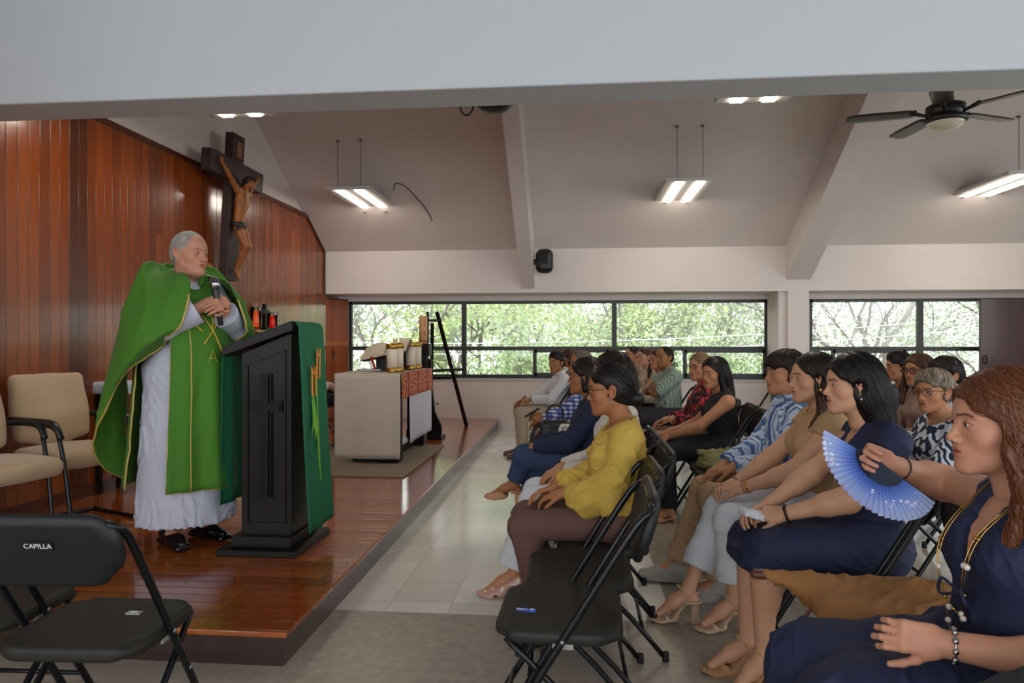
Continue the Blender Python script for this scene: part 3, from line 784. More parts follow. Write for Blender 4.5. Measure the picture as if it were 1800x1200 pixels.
def hair_parts(style, h, seed=0, p=None, dens=1.0):
    """returns parts in head coordinates"""
    p = p or {}
    S = Sdf(); off = .014; T = 14; step = .011; ns = int(420 * dens); rad = .0016
    flow = lambda q: np.tile(np.array([-.5, 0, -1.]), (len(q), 1))
    C = (-.012, 0, .032); wav = .0
    def shell(o): S.ell(C, (.094 + o, .076 + o, .088 + o), k=.01); S.ell((-.045, 0, -.010), (.058 + o, .062 + o, .062), k=.03)
    def face(r=(.085, .10, .102), c=(.112, 0, -.032), side=True, ears=True):
        S.ell(c, r, k=.012, op='s')
        if side:
            for s in (1, -1): S.cap((.055, s * .085, -.005), (.075, s * .07, -.10), .046, .07, k=.012, op='s')
        if ears:
            for s in (1, -1): S.ell((-.010, s * .092, -.012), (.026, .026, .038), k=.010, op='s')
    zline = -.062
    if style in ('short', 'receding', 'quiff', 'bowl', 'crop', 'pixie'):
        o = {'short': .012, 'receding': .006, 'quiff': .017, 'bowl': .022, 'crop': .007, 'pixie': .019}[style]
        shell(o)
        if style == 'quiff': S.ell((.035, 0, .100), (.055, .060, .030), k=.03)
        if style == 'pixie': S.ell((.045, .01, .092), (.045, .058, .030), k=.03)
        if style == 'bowl': S.ell((.035, 0, .062), (.062, .074, .045), k=.03)
        if style == 'receding': face(r=(.105, .064, .13), c=(.108, 0, .0))
        elif style == 'bowl': face(r=(.085, .10, .09), c=(.115, 0, -.045))
        elif style == 'crop': face(r=(.090, .085, .112), c=(.110, 0, -.028))
        else: face()
        S.plane((-.05, 0, zline), (.35, 0, -1), k=.01)
        T = 7; step = .008; ns = int(1000 * dens); rad = .0022 if style == 'pixie' else .0016
        if style in ('quiff',): flow = lambda q: np.stack([.6 + 0 * q[:, 0], -.8 + 0 * q[:, 0], .1 - 8 * np.clip(.07 - q[:, 2], 0, .1)], 1)
        elif style == 'bowl': flow = lambda q: np.stack([q[:, 0] * 9 + .3, q[:, 1] * 9, -.6 + 0 * q[:, 0]], 1); T = 10
        elif style == 'pixie': flow = lambda q: np.stack([.3 + 7 * q[:, 0], q[:, 1] * 8 + .3, -.4 + 0 * q[:, 0]], 1); wav = .4; T = 10
        else: flow = lambda q: np.stack([-1 + 0 * q[:, 0], q[:, 1] * 6, -.3 - 8 * np.clip(.06 - q[:, 2], 0, .2)], 1); wav = .25
    elif style == 'bun':
        shell(.010)
        bc = np.array(p.get('bun', (-.118, 0, -.010)))
        S.ell(bc, (.036, .042, .038), k=.010)
        S.ell((-.070, 0, -.030), (.038, .052, .046), k=.03)
        face(); S.plane((-.05, 0, -.072), (.55, 0, -1), k=.01)
        flow = lambda q: (bc - q); T = 16; step = .010; ns = int(700 * dens); rad = .0011
    elif style in ('long', 'longwave', 'bob', 'ponytail'):
        o = p.get('hoff', .014)
        shell(o)
        L = p.get('length', .26); w = p.get('width', .085)
        if style == 'bob':
            S.cone((-.030, 0, .03), (-.030, 0, -L), .094, .092, k=.03, sq=((1, 0, 0), .95), rnd=.03)
        elif style == 'ponytail':
            S.cap((-.115, 0, .02), (-.135, .0, -.06), .030, .034, k=.03); S.cap((-.135, 0, -.06), (-.11, 0, -L), .034, .014, k=.03)
        else:
            b0 = p.get('fall', ((-.070, 0, -.05), (-.105, 0, -.17), (-.11, 0, -L)))
            pr = (-.035, 0, .03)
            for i, b in enumerate(b0):
                S.cap(pr, b, w if i else .082, w * (1 - .10 * i), k=.05, sq=((1, 0, 0), (.85, .62, .45)[min(i, 2)])); pr = b
            for fr in p.get('front', ()):      # locks lying forward of the shoulders
                for a, b in zip(fr, fr[1:]): S.cap(a, b, .026, .022, k=.035, sq=((1, 0, 0), .7))
        if style == 'ponytail': face()
        else:
            face(r=(.082, .092, .100), c=(.112, p.get('part', 0), -.030), side=False, ears=False)
            for s in (1, -1): S.cap((.062, s * .055, -.01), (.060, s * .05, -.14), .040, .058, k=.012, op='s')
            if p.get('ears', True):
                for s in p.get('earsides', (1, -1)): S.cap((.012, s * .100, -.005), (.02, s * .105, -.045), .030, k=.012, op='s')
            S.cap((.03, 0, -.10), (.055, 0, -.40), .056, .075, k=.02, op='s') if p.get('open', True) else None
        part = p.get('part', 0.0)
        flow = lambda q: np.stack([-.45 - 2 * np.clip(q[:, 2] - .0, 0, .2) + 0 * q[:, 0], np.sign(q[:, 1] - part) * np.clip(q[:, 2] * 14, 0, 1.2), -1 + 0 * q[:, 0]], 1)
        T = int(12 + L / .013); step = .013; ns = int(900 * dens); rad = .0017
        wav = p.get('wave', .18)
    disp0 = folds(p.get('lump', .0022), .022, seed, (1, 1, .35))
    v, q = S.mesh(h, disp=disp0)
    rs = np.random.RandomState(seed)
    parts = [(v, q, 0)]
    if ns > 20:
        s = v[rs.choice(len(v), min(ns, len(v)), replace=False)].astype(np.float32)
        if style in ('long', 'longwave', 'bob', 'ponytail'): s = s[(s[:, 2] > -.12)]
        path = [s]; e = .002
        ph = rs.uniform(0, 6.28, len(s)); fr = rs.uniform(.8, 1.25, len(s))
        for t in range(T - 1):
            d = S.ev(s); g = np.stack([S.ev(s + A3(np.eye(3)[i] * e)) - d for i in range(3)], -1)
            g /= np.linalg.norm(g, axis=1, keepdims=True) + 1e-9
            fl = flow(s); fl = fl - (fl * g).sum(1, keepdims=True) * g
            m = np.linalg.norm(fl, axis=1, keepdims=True); fl = fl / (m + .15)
            sw = np.cross(g, fl) * (wav * np.sin(ph + t * .9 * fr))[:, None] * (1.4 if style == 'longwave' else 1)
            s2 = s + (fl + sw) * step
            d2 = S.ev(s2.astype(np.float32))
            s = (s2 - g * np.clip(d2 - .0012, -.006, .006)[:, None]).astype(np.float32); path.append(s)
        P = np.stack(path, 1)
        rv, rq = ribbons(P, rad * rs.uniform(.6, 1.3, len(P)))
        cc = np.repeat(rs.uniform(*p.get('cvar', (.75, 1.35)), len(P)), T * 3)[:, None] * np.ones((1, 3))
        parts = [(v, q, 0, np.ones((len(v), 3)) * .8), (rv, rq, 0, cc)]
    tips = p.get('tips')
    if tips:
        out = []
        for t in parts:
            c = t[3] if len(t) > 3 else np.ones((len(t[0]), 3))
            w = np.clip((-t[0][:, 2] - tips[0]) / .10, 0, 1)[:, None]
            out.append((t[0], t[1], t[2], c * (1 - w) + c * np.array(tips[1]) * w))
        parts = out
    return parts

def hand_sdf(S, w, d, nrm, side, curl=(.35, .45, .35), spread=.06, thumb=.6, sc=1.0, fat=1.0, thumbcurl=.2):
    """w wrist, d finger direction, nrm back-of-hand normal, side +1 left hand / -1 right hand"""
    d = norm(d); nrm = np.asarray(nrm, float); nrm = norm(nrm - d * (nrm @ d)); t = np.cross(d, nrm) * -side   # t: thumb side
    t = norm(t); w = np.asarray(w, float)
    P = lambda x, y, z: w + sc * (x * d + y * t + z * nrm)
    R = np.stack([d, t, nrm], 1)
    S.box(P(.048, -.001, -.001), np.array((.044, .038 * fat, .0135 * fat)) * sc, rnd=.012 * sc, k=.012, R=R)
    S.cap(P(-.01, 0, 0), P(.02, 0, 0), .024 * sc * fat, .024 * sc * fat, k=.02, sq=(nrm, .75))
    cs = curl if hasattr(curl[0], '__len__') else [curl] * 4
    for i, (y, L, r) in enumerate(((.028, .92, .0088), (.0095, 1.02, .0090), (-.0095, .96, .0086), (-.027, .78, .0078))):
        p = P(.086 - .004 * abs(i - 1.2), y, 0); ang = 0; sp = (1.4 - i) * spread
        r = r * fat
        for j, l in enumerate((.043 * L, .027 * L, .022 * L)):
            ang += cs[i][j]
            dr = d * math.cos(ang) * math.cos(sp) + t * math.sin(sp) * math.cos(ang) - nrm * math.sin(ang)
            q = p + dr * l * sc
            S.cap(p, q, r * sc * (1 - .08 * j), r * sc * (.92 - .08 * j), k=.003 if j else .007); p = q
    p = P(.018, .024, -.004); a = thumb
    for j, (l, r) in enumerate(((.040, .0125), (.032, .0100), (.026, .0088))):
        aa = a - j * thumbcurl
        dr = d * math.cos(aa) + t * math.sin(aa) * .92 - nrm * (.30 + .12 * j)
        q = p + norm(dr) * l * sc; S.cap(p, q, r * sc * fat, r * sc * .9 * fat, k=.006 if j else .014); p = q

def ik(sh, wr, l1, l2, hint):
    sh = np.asarray(sh, float); wr = np.asarray(wr, float); d = wr - sh; L = np.linalg.norm(d); u = d / L
    if L > (l1 + l2) * .998: k = L / ((l1 + l2) * .998); l1 *= k; l2 *= k
    a = (l1 * l1 - l2 * l2 + L * L) / (2 * L); h = math.sqrt(max(l1 * l1 - a * a, 0))
    n = np.asarray(hint, float); n = norm(n - u * (n @ u)); return sh + u * a + n * h

def joints(p):
    """canonical seated adult, facing +x, floor at z=0, seat at .484"""
    J = {}; f = p['sex'] == 'f'; top = p.get('top', 1.31); lean = p.get('lean', 0.)
    st = p.get('stand')
    pel = np.array([0, 0, .585]) if not st else np.array([0, 0, .95])
    hc = np.array([.035 + lean * 1.25, p.get('hy', 0), top - .128]); hc[0] += p.get('hx', 0)
    nb = np.array([-.035 + lean, hc[1] * .7, top - .128 - .155])
    J['pel'] = pel; J['hc'] = hc; J['nb'] = nb
    sw = p.get('sw', .147 if f else .170)
    tw = p.get('twist', 0.)
    for s, n in ((1, 'L'), (-1, 'R')):
        J['sh' + n] = nb + np.array([.000 - math.sin(tw) * s * sw, s * sw * math.cos(tw), -.056])
        J['hip' + n] = pel + np.array([.01, s * .088, -.01])
    J['chest'] = nb + np.array([.022, 0, -.155])
    J['waist'] = (J['chest'] * .45 + pel * .55) + np.array([-.012, 0, .02])
    for s, n in ((1, 'L'), (-1, 'R')):
        if st:
            kn = J['hip' + n] + np.array([.02, s * .01, -.43]); an = kn + np.array([-.02, 0, -.42])
        else:
            kn = J['hip' + n] + np.array([.43, s * p.get('kspread', .02), -.03]); an = np.array([kn[0] + p.get('fx', -.02), kn[1], .085])
        J['kn' + n] = np.array(p.get('kn' + n, kn)); J['an' + n] = np.array(p.get('an' + n, an))
        J['toe' + n] = np.array(p.get('toe' + n, J['an' + n] + np.array([.16, s * .02, -.055])))
        wr = np.array(p.get('wr' + n, (.30, s * .06, .69)))
        J['wr' + n] = wr; J['el' + n] = ik(J['sh' + n], wr, .285, .25, p.get('hint' + n, (-.6, s * .7, -.5)))
    return J

def torso(S, J, p, g=0, low=True):
    f = p['sex'] == 'f'; ft = p.get('fat', 1.); G = np.array([g, g, g]); tw = p.get('twist', 0.)
    R = rotm(tw); 
    if low: S.ell(J['pel'] + [-.01, 0, 0], np.array([.125, .168, .115]) * [ft, ft, 1] + G, k=.05)
    S.ell(J['waist'], np.array([.100 * ft, .132 * ft, .13]) + G, k=.06)
    S.ell(J['chest'], np.array([.108 * (ft * .5 + .5), .145 * (ft * .6 + .4), .165]) + G, k=.06, R=R)
    S.cap(J['shL'] + [0, -.03, -.01], J['shR'] + [0, .03, -.01], .050 + g, k=.05)
    if p.get('belly'): S.ell(J['waist'] + [.045, 0, -.03], np.array([.10, .13, .12]) * p['belly'] + G, k=.06)
    if f:
        b = p.get('bust', 1.0)
        for s in (1, -1): S.ell(J['chest'] + R @ np.array([.078, s * .068, -.005]), np.array([.052, .058, .056]) * b + G, k=.04)
    nr = .050 if f else .058
    for n in 'LR': S.cap(J['nb'] + [.005, 0, .028], J['sh' + n] * .75 + J['nb'] * .25 + [0, 0, .012], .032 + g, .038 + g, k=.04)
def necks(S, J, p, g=0):
    nr = .050 if p['sex'] == 'f' else .060
    S.cap(J['nb'] + [.0, 0, -.03], J['hc'] + [-.030, 0, -.08], nr + g, nr * .96 + g, k=.03)
def arm(S, J, p, n, g=0, t=1.0, flat=False, flare=0.):
    """t=1 whole upper arm, 2 = to the wrist"""
    ft = p.get('afat', p.get('fat', 1.)); f = p['sex'] == 'f'; sh, el, wr = J['sh' + n], J['el' + n], J['wr' + n]
    r = (.047, .039, .038, .0255) if f else (.054, .043, .043, .029)
    r = [x * ft for x in r[:3]] + [r[3] * (ft * .5 + .5)]
    if t <= 1: 
        e = sh + (el - sh) * t; rr = r[0] + (r[1] - r[0]) * t
        (S.cone if flat else S.cap)(sh + [0, 0, .0], e, r[0] + g, rr + g + flare, k=.03); S.ell(sh, np.ones(3) * (r[0] + g), k=.03)
    else:
        S.cap(sh, el, r[0] + g, r[1] + g, k=.03); S.ell(sh, np.ones(3) * (r[0] + g), k=.03)
        e = el + (wr - el) * (t - 1)
        m = el + (wr - el) * .3
        if not flat: S.cap(el, wr, r[2] + g, r[3] + g, k=.02); S.cap(el, m, r[2] + g, (r[2] + .001) + g, k=.03)
        else: S.ell(el, np.ones(3) * (r[2] + g), k=.02); S.cone(el, e, r[2] + g, (r[2] + (r[3] - r[2]) * (t - 1)) + g + flare, k=.025)
def leg(S, J, p, n, g=0, t=2.0, flat=False, flare=0., skirt=False):
    ft = p.get('lfat', p.get('fat', 1.)); a, b, c = J['hip' + n], J['kn' + n], J['an' + n]
    r = (.088 * ft, .060 * ft, .056 * ft, .034)
    S.cap(a, b, r[0] + g, r[1] + g, k=.05)
    e = b + (c - b) * (t - 1)
    if flat: S.ell(b, np.ones(3) * (r[2] + g), k=.03); S.cone(b, e, r[2] + g, r[2] * .82 + (r[3] - r[2] * .82) * 0 + g + flare, k=.03, rnd=.006)
    else:
        S.cap(b, e, r[2] + g, r[3] + g, k=.03)
        m = b + (c - b) * .30; ax = norm(c - b); back = norm(np.cross(ax, np.cross(ax, (1, 0, 0))))
        S.ell(m + back * .018, np.array([.046, .046, .10]) * [ft, ft, 1] + g, k=.04, R=np.stack([norm(np.cross((0, 1, 0), ax)), (0, 1, 0), ax], 1))
def foot(S, J, n, g=0, r=1.0):
    a, t = J['an' + n], J['toe' + n]; d = norm(t - a); fw = norm(np.array([d[0], d[1], 0]))
    S.cap(a, a + (t - a) * .45 + [0, 0, -.006], .034 * r + g, .034 * r + g, k=.03); S.cap(a + (t - a) * .4, t, .036 * r + g, .024 * r + g, k=.025, sq=(np.cross(fw, np.cross((0, 0, 1), fw)), .8))
    S.ell(a - fw * .03 + [0, 0, -.045], (np.array([.032, .030, .032]) + g), k=.025)

def shoe(name, J, n, mat, kind, root, h=.006):
    a, t = J['an' + n], J['toe' + n]; fw = norm(np.array([t[0] - a[0], t[1] - a[1], 0])); sd = np.cross((0, 0, 1), fw)
    up = norm(np.cross(t - a, -sd)) if False else np.array([0, 0, 1.])
    S = Sdf(); F = lambda x, y, z: a + fw * x + sd * y + np.array([0, 0, z])
    zt = t[2] - a[2]; R = np.stack([fw, sd, (0, 0, 1)], 1)
    if kind in ('shoe', 'sneaker'):
        gz = -.055 if kind == 'shoe' else -.052
        fwd = norm(t - a); 
        S.cap(F(-.025, 0, -.028), F(.0, 0, -.028), .040, .042, k=.02); S.cap(F(0, 0, -.022), F(.10, 0, -.040), .040, .036, k=.02, sq=(R[:, 2], .8))
        S.cap(F(.09, 0, -.042), F(.185, 0, -.048), .040, .028, k=.03, sq=(R[:, 2], .72))
        S.cap(F(-.01, 0, .012), F(.01, 0, -.02), .042, .045, k=.02)
        S.box(F(.075, 0, -.068), (.145, .042, .016 if kind == 'shoe' else .024), rnd=.014, k=.006, R=R)
        S.ell(F(0, 0, .045), (.036, .033, .05), k=.008, op='s')
        return sdf_obj(name, S, h, mat, root)
    mb = MB(); ht = a[2] - .0   # heel shoes: sole from toe up to heel
    pts = [F(.175, 0, zt - .018), F(.13, 0, zt - .024), F(.07, 0, zt - .012), F(-.0, 0, -.050), F(-.045, 0, -.052)]
    S.cap(pts[0], pts[1], .020, .036, k=.02, sq=((0, 0, 1), .35)); S.cap(pts[1], pts[2], .038, .030, k=.02, sq=((0, 0, 1), .32)); S.cap(pts[2], pts[3], .030, .028, k=.02, sq=((0, 0, 1), .32)); S.cap(pts[3], pts[4], .030, .028, k=.02, sq=((0, 0, 1), .35))
    if kind == 'pump':
        S.cap(F(.10, 0, zt - .004), F(.19, 0, zt - .010), .042, .014, k=.02, sq=((0, 0, 1), .62))
        S.cap(F(-.03, 0, -.030), F(.0, 0, -.04), .040, .036, k=.02); S.cap(F(0, 0, -.036), F(.10, 0, zt - .002), .034, .040, k=.02, sq=((0, 0, 1), .8))
        S.cap(F(-.01, 0, .03), F(.09, 0, zt + .055), .045, .040, k=.006, op='s')
    if kind in ('sandal', 'wedge'):
        S.cap(F(.09, -.034, zt + .0), F(.13, .0, zt + .016), .009, k=.008); S.cap(F(.13, 0, zt + .016), F(.10, .036, zt + .0), .009, k=.008)
        S.cap(F(-.05, 0, -.01), F(.02, .036, .0), .006, k=.004); S.cap(F(-.05, 0, -.01), F(.02, -.036, .0), .006, k=.004); S.cap(F(.02, .036, 0), F(.045, 0, .024), .006, k=.004); S.cap(F(.02, -.036, 0), F(.045, 0, .024), .006, k=.004)
    hb = F(-.035, 0, -.055); hz = np.array([0, 0, -(a[2] - .055)])
    if kind == 'wedge':
        S.cone(F(-.03, 0, -.05), F(-.035, 0, -a[2]), .034, .034, k=.02); S.box(F(.06, 0, (zt - a[2]) / 2 - .02), (.10, .034, max(.012, (a[2] + zt) / 2 - .01)), rnd=.012, k=.02, R=R)
    elif kind == 'sandal' or kind == 'mule': S.cone(hb, hb + hz, .022, .022, k=.008, rnd=.004)
    else: S.cone(hb, F(-.045, 0, -a[2]), .014, .006, k=.02, rnd=.002)
    if kind == 'mule': S.cap(F(.08, 0, zt + .0), F(.17, 0, zt - .008), .040, .020, k=.02, sq=((0, 0, 1), .75)); S.cap(F(-.02, 0, -.03), F(.06, 0, zt - .0), .034, k=.008, op='s', sq=((0, 0, 1), .8))
    return sdf_obj(name, S, h * .75, mat, root)

def glasses(root, Mh, hc, mat, lensmat, r=(.0225, .017), th=.0014, round_=False):
    mb = MB()
    X = lambda q: hc + Mh @ np.asarray(q, float)
    for s in (1, -1):
        ring = []
        for k in range(20):
            a = 2 * math.pi * k / 20; cx, cz = math.cos(a), math.sin(a)
            if not round_: cx = math.copysign(abs(cx) ** .7, cx); cz = math.copysign(abs(cz) ** .75, cz)
            y = .032 + r[0] * cx; ring.append(X((.100 - .25 * max(0, y - .03), s * y, .003 + r[1] * cz)))
        mb.tube(ring, th, 6, closed=True)
        e = X((.093, s * .0555, .010)); mb.tube([e, X((.06, s * .073, .010)), X((.0, s * .0800, .009)), X((-.018, s * .0800, .000)), X((-.028, s * .079, -.016))], th * .9, 6, sub=3)
    mb.tube([X((.100, .010, .008)), X((.104, 0, .011)), X((.100, -.010, .008))], th, 6, sub=3)
    o = mb.build('glasses', mat, root)
    ml = MB()
    for s in (1, -1):
        ring = []
        for k in range(20):
            a = 2 * math.pi * k / 20; cx, cz = math.cos(a), math.sin(a)
            if not round_: cx = math.copysign(abs(cx) ** .7, cx); cz = math.copysign(abs(cz) ** .75, cz)
            y = .032 + r[0] * .97 * cx; ring.append(X((.100 - .25 * max(0, y - .03), s * y, .003 + r[1] * .97 * cz)))
        ml.add(ring, [tuple(range(20))])
    ml.build('lens', lensmat, o)
    return o

def person(label, loc, rz, group=None, sc=.93, lod=1, **p):
    """builds one person; returns root and joints"""
    t0 = time.time()
    p.setdefault('sex', 'f'); J = joints(p); root = thing('person', label, 'person', loc, rz, group); root.scale = (sc, sc, sc)
    hb = {0: .0065, 1: .009, 2: .013}[lod]; hh = {0: .0022, 1: .0032, 2: .0042}[lod]; hd = {0: .0036, 1: .0048, 2: .006}[lod]
    hs = p.get('hs', 1.0); Mh = rotm(p.get('yaw', 0), p.get('pitch', 0), p.get('roll', 0)) * hs; hc = J['hc']
    J['Mh'] = Mh
    ci = -.004
    S = Sdf(); torso(S, J, p, ci); necks(S, J, p)
    for n in 'LR':
        arm(S, J, p, n, 0 if p.get('sleeve', 2) < 2 else ci, 2.0); leg(S, J, p, n, 0 if p.get('bareleg') else ci); foot(S, J, n, -.003)
    v, q = S.mesh(hb, newton=1); parts = [(v, q, 0, np.ones((len(v), 3)))]
    S = Sdf(); has = False
    for s, n in ((1, 'L'), (-1, 'R')):
        H = p.get('hand' + n, {})
        if H is None: continue
        H = dict(H); H.setdefault('curl', (.35, .4, .3))
        d = H.pop('d', None)
        if d is None: d = norm(J['wr' + n] - J['el' + n]) + np.array([.2, 0, -.15])
        nr = H.pop('n', (0, s * .25, 1))
        S2 = Sdf(); ft = .93 if p['sex'] == 'f' else 1.06
        fa = norm(J['wr' + n] - J['el' + n]); rw = (.0255 if p['sex'] == 'f' else .029)
        S2.cap(J['wr' + n] - fa * .05, J['wr' + n], rw * (p.get('fat', 1) * .5 + .5) * 1.02, rw * .98, k=.01)
        hand_sdf(S2, J['wr' + n], d, nr, s, sc=H.pop('sc', ft), fat=p.get('hfat', 1.), **H)
        v, q = S2.mesh(hd, newton=2); parts.append((v, q, 0, np.ones((len(v), 3))))
    for t in head_parts(p, hh):
        t = list(t); t[0] = t[0] @ Mh.T + hc; parts.append(tuple(t))
    mesh_obj('body', parts, [p['skin'], MAT['eye'], MAT['iris']], root)
    if p.get('hair'):
        hp = p.get('hairp', {})
        pr = [((t[0] @ Mh.T + hc),) + tuple(t[1:]) for t in hair_parts(p['hair'], {0: .0045, 1: .0055, 2: .007}[lod], p.get('seed', 1), hp, {0: 1.6, 1: .8, 2: .35}[lod])]
        mesh_obj('hair', pr, [p['hairmat']], root)
    if p.get('glasses'): 
        gl = p['glasses']; glasses(root, Mh, hc, gl[0], MAT['lens'], *(gl[1:] if len(gl) > 1 else ()))
    # ---- upper garment
    u = p.get('upper')
    if u:
        S = Sdf(); g = u.get('g', .009); torso(S, J, p, g, u.get('low', True))
        hb2 = hb
        if u.get('loose'):
            S.ell(J['waist'] + [.01, 0, -.03], np.array([.135, .165, .15]) * u['loose'], k=.08)
        for n in 'LR':
            sl = u.get('sleeve', 2.0)
            if sl > 0: arm(S, J, p, n, g + u.get('sg', .004), sl, True, u.get('flare', .006))
        if u.get('puff'):
            for n in 'LR':
                el, wr = J['el' + n], J['wr' + n]; S.cap(J['sh' + n] * .4 + el * .6, el * .55 + wr * .45, .060, .072, k=.05); S.cap(el * .55 + wr * .45 - [0, 0, .01], el * .12 + wr * .88, .070, .036, k=.04)
        nk = u.get('neck', 'round'); nb = J['nb']; R0 = .052 if p['sex'] == 'f' else .06
        if nk == 'round': S.cap(nb + [.010, 0, .03], nb + [.03, 0, .14], R0 + .022, R0 + .05, k=.01, op='s')
        if nk == 'wide': S.cap(nb + [.03, .07, .045], nb + [.03, -.07, .045], .062, k=.01, op='s'); S.cap(nb + [.04, 0, .02], nb + [.04, 0, .14], .09, .12, k=.01, op='s')
        if nk == 'v':
            S.cap(nb + [.010, 0, .04], nb + [.03, 0, .14], R0 + .018, R0 + .05, k=.01, op='s')
            vd = u.get('vd', .16); c = J['chest']
            for i in range(7):
                t = i / 6; w = .055 * (1 - t) + .008
                q0 = nb + np.array([.075, 0, .01]) * (1 - t) + (c + np.array([.125, 0, -.02 - (vd - .16)]) - nb) * t
                S.ell(q0 + [.02, 0, 0], (.035 + u.get('vdeep', .0) * t, w, .028), k=.008, op='s')
        if nk == 'collar':
            S.cap(nb + [.010, 0, .055], nb + [.03, 0, .14], R0 + .006, R0 + .03, k=.006, op='s')
            for i in range(9):
                a0 = 2 * math.pi * (i / 9) + .35; a1 = 2 * math.pi * ((i + 1) / 9) + .35
                if i == 8 and u.get('open', True): pass
                P = lambda a: nb + np.array([.006 + math.cos(a) * (R0 + .014), math.sin(a) * (R0 + .014), .048 - .034 * math.cos(a) ** 1])
                S.cap(P(a0 - .35), P(a1 - .35), .011, k=.008, sq=((0, 0, 1), 1.7))
        if nk == 'high': S.cap(nb + [0, 0, .0], nb + [.012, 0, .055], R0 + .014, R0 + .010, k=.02); S.cap(nb + [.014, 0, .075], nb + [.03, 0, .16], R0 + .004, R0 + .03, k=.006, op='s')
        if u.get('hem') is not None: S.plane((0, 0, u['hem']), (0, 0, -1), k=.01)
        if not u.get('low', True): pass
        o = sdf_obj(u.get('name', 'shirt'), S, hb2, u['mat'], root, folds(u.get('amp', .005), u.get('wl', .10), p.get('seed', 1)))
        J['upper'] = o
    # ---- lower garment
    l = p.get('lower')
    if l:
        S = Sdf(); g = l.get('g', .012)
        S.ell(J['pel'] + [-.01, 0, -.005], np.array([.128, .170, .118]) * p.get('fat', 1) + g, k=.05)
        if l['kind'] == 'trousers':
            for n in 'LR': leg(S, J, p, n, g, l.get('t', 1.93), True, l.get('flare', 0.))
        else:
            for n in 'LR': leg(S, J, p, n, g + .012, l.get('t', 1.3), True, l.get('flare', .03))
            for t in (.25, .55, .85):
                a = J['hipL'] * (1 - t) + J['knL'] * t; b = J['hipR'] * (1 - t) + J['knR'] * t
                S.cap(a + [0, 0, .01], b + [0, 0, .01], .075, k=.06)
            if l.get('t', 1.3) > 1.05:
                tt = l['t'] - 1; a = (J['knL'] + J['knR']) / 2; b = (J['anL'] + J['anR']) / 2
                S.cone(a, a + (b - a) * tt, .10, .10 + l.get('flare', .03), k=.05, sq=((0, 1, 0), 1.3))
        sdf_obj(l.get('name', 'trousers' if l['kind'] == 'trousers' else 'skirt'), S, hb, l['mat'], root, folds(l.get('amp', .005), .13, p.get('seed', 1) + 5))
    sh = p.get('shoe')
    if sh:
        for n in 'LR': shoe('shoe', J, n, sh[1], sh[0], root, .006 if lod < 2 else .009)
    print('person', label[:40], round(time.time() - t0, 1))
    return root, J
# ------------------------------------------------------------------ lamps, fan, speaker, projector
MAT['lampwhite'] = material('lamp_housing', 'c9c7c2', .5); MAT['tube'] = material('lamp_diffuser', 'ffffff', .5, emit=('fff0e0', 17.0))
MAT['black'] = material('black_plastic', '17181a', .42); MAT['wire'] = material('wire_grey', '6d6a66', .5, metal=.5)
def lamp(x, y, label, L=1.15, W=.54, wires=True):
    z = 3.07; t = thing('ceiling_light', label, 'light', (x, y, z), 0, 'suspended twin-strip ceiling lights')
    m = MB(); m.box(-W / 2, W / 2, -L / 2, L / 2, .012, .05); m.build('housing', MAT['lampwhite'], t, bevel=.004)
    for s in (-1, 1):
        MB().box(s * .115 - .045, s * .115 + .045, -L / 2 + .03, L / 2 - .03, .0, .0125).build('diffuser', MAT['tube'], t)
    if wires:
        for s in (-1, 1):
            for e in (-1, 1):
                yy = e * (L / 2 - .05); zt = ceil_z(y + yy) - z - .004
                m = MB(); m.tube([(s * .14, yy, .05), (s * .14, yy, zt)], .0035, 6); m.lathe([(.018, zt - .015), (.018, zt)], (s * .14, yy, 0), 10); m.build('suspension_wire', MAT['wire'], t)
    return t
lamp(-2.66, 8.36, 'twin-strip hanging light with a dangling cable above the altar')
lamp(1.27, 8.3, 'middle twin-strip hanging light of the far row, between the roof beams')
lamp(4.86, 8.3, 'twin-strip hanging light at the right edge of the photo below the fan')
lamp(-2.62, 4.62, 'twin-strip light half hidden behind the header beam, above the crucifix')
lamp(1.30, 4.66, 'twin-strip light half hidden behind the header beam, left of the fan')
lamp(5.1, 4.86, 'twin-strip light out past the fan blades on the right')
t = tag(MB().tube([(-2.2, 8.1, 3.13), (-2.17, 8.12, 3.22), (-2.08, 8.3, 3.2), (-2.0, 8.75, 3.1), (-1.93, 8.9, 2.98), (-1.9, 8.92, 2.9)], .009, 6, sub=5).build('lamp_cable', MAT['wire']), 'thin grey cable dangling from the right side of the light above the altar', 'cable')
# fan
t = thing('ceiling_fan', 'dark ceiling fan with a frosted dome light near the right corner', 'fan', (2.74, 5.36, 2.88))
m = MB(); m.lathe([(.10, .075), (.13, .11), (.13, .17), (.06, .20), (.02, .21), (.014, .8), (.014, ceil_z(5.36) - 2.89), (.05, ceil_z(5.36) - 2.885)]); m.build('motor_housing', MAT['black'], t)
MB().lathe([(.125, .085), (.145, .08), (.145, .05), (.125, .045)]).build('light_ring', MAT['black'], t)
MB().lathe([(.002, -.012), (.05, -.008), (.09, .008), (.12, .032), (.128, .055), (.12, .06)]).build('glass_dome', material('frosted_dome', 'cfc9b8', .3), t)
MAT['blade'] = material('fan_blade', '2f241f', .4)
for k in range(5):
    a = math.radians(k * 72 + 24); d = np.array([math.cos(a), math.sin(a), 0]); e = np.array([-math.sin(a), math.cos(a), 0])
    P = lambda r, w, z: tuple(d * r + e * w + np.array([0, 0, z]))
    g = [[P(r, w * wd, .135 + .14 * w * wd) for w in np.linspace(-.065, .065, 5)] for r, wd in ((.20, .8), (.26, 1), (.5, 1.08), (.63, 1.0), (.67, .6))]
    m = MB(); m.sheet(g, .006); b = m.build('blade', MAT['blade'], t)
    MB().tube([P(.10, 0, .10), P(.15, 0, .115), P(.23, 0, .14)], [.014, .012, .018], 6, sub=3).build('blade_arm', MAT['black'], b)
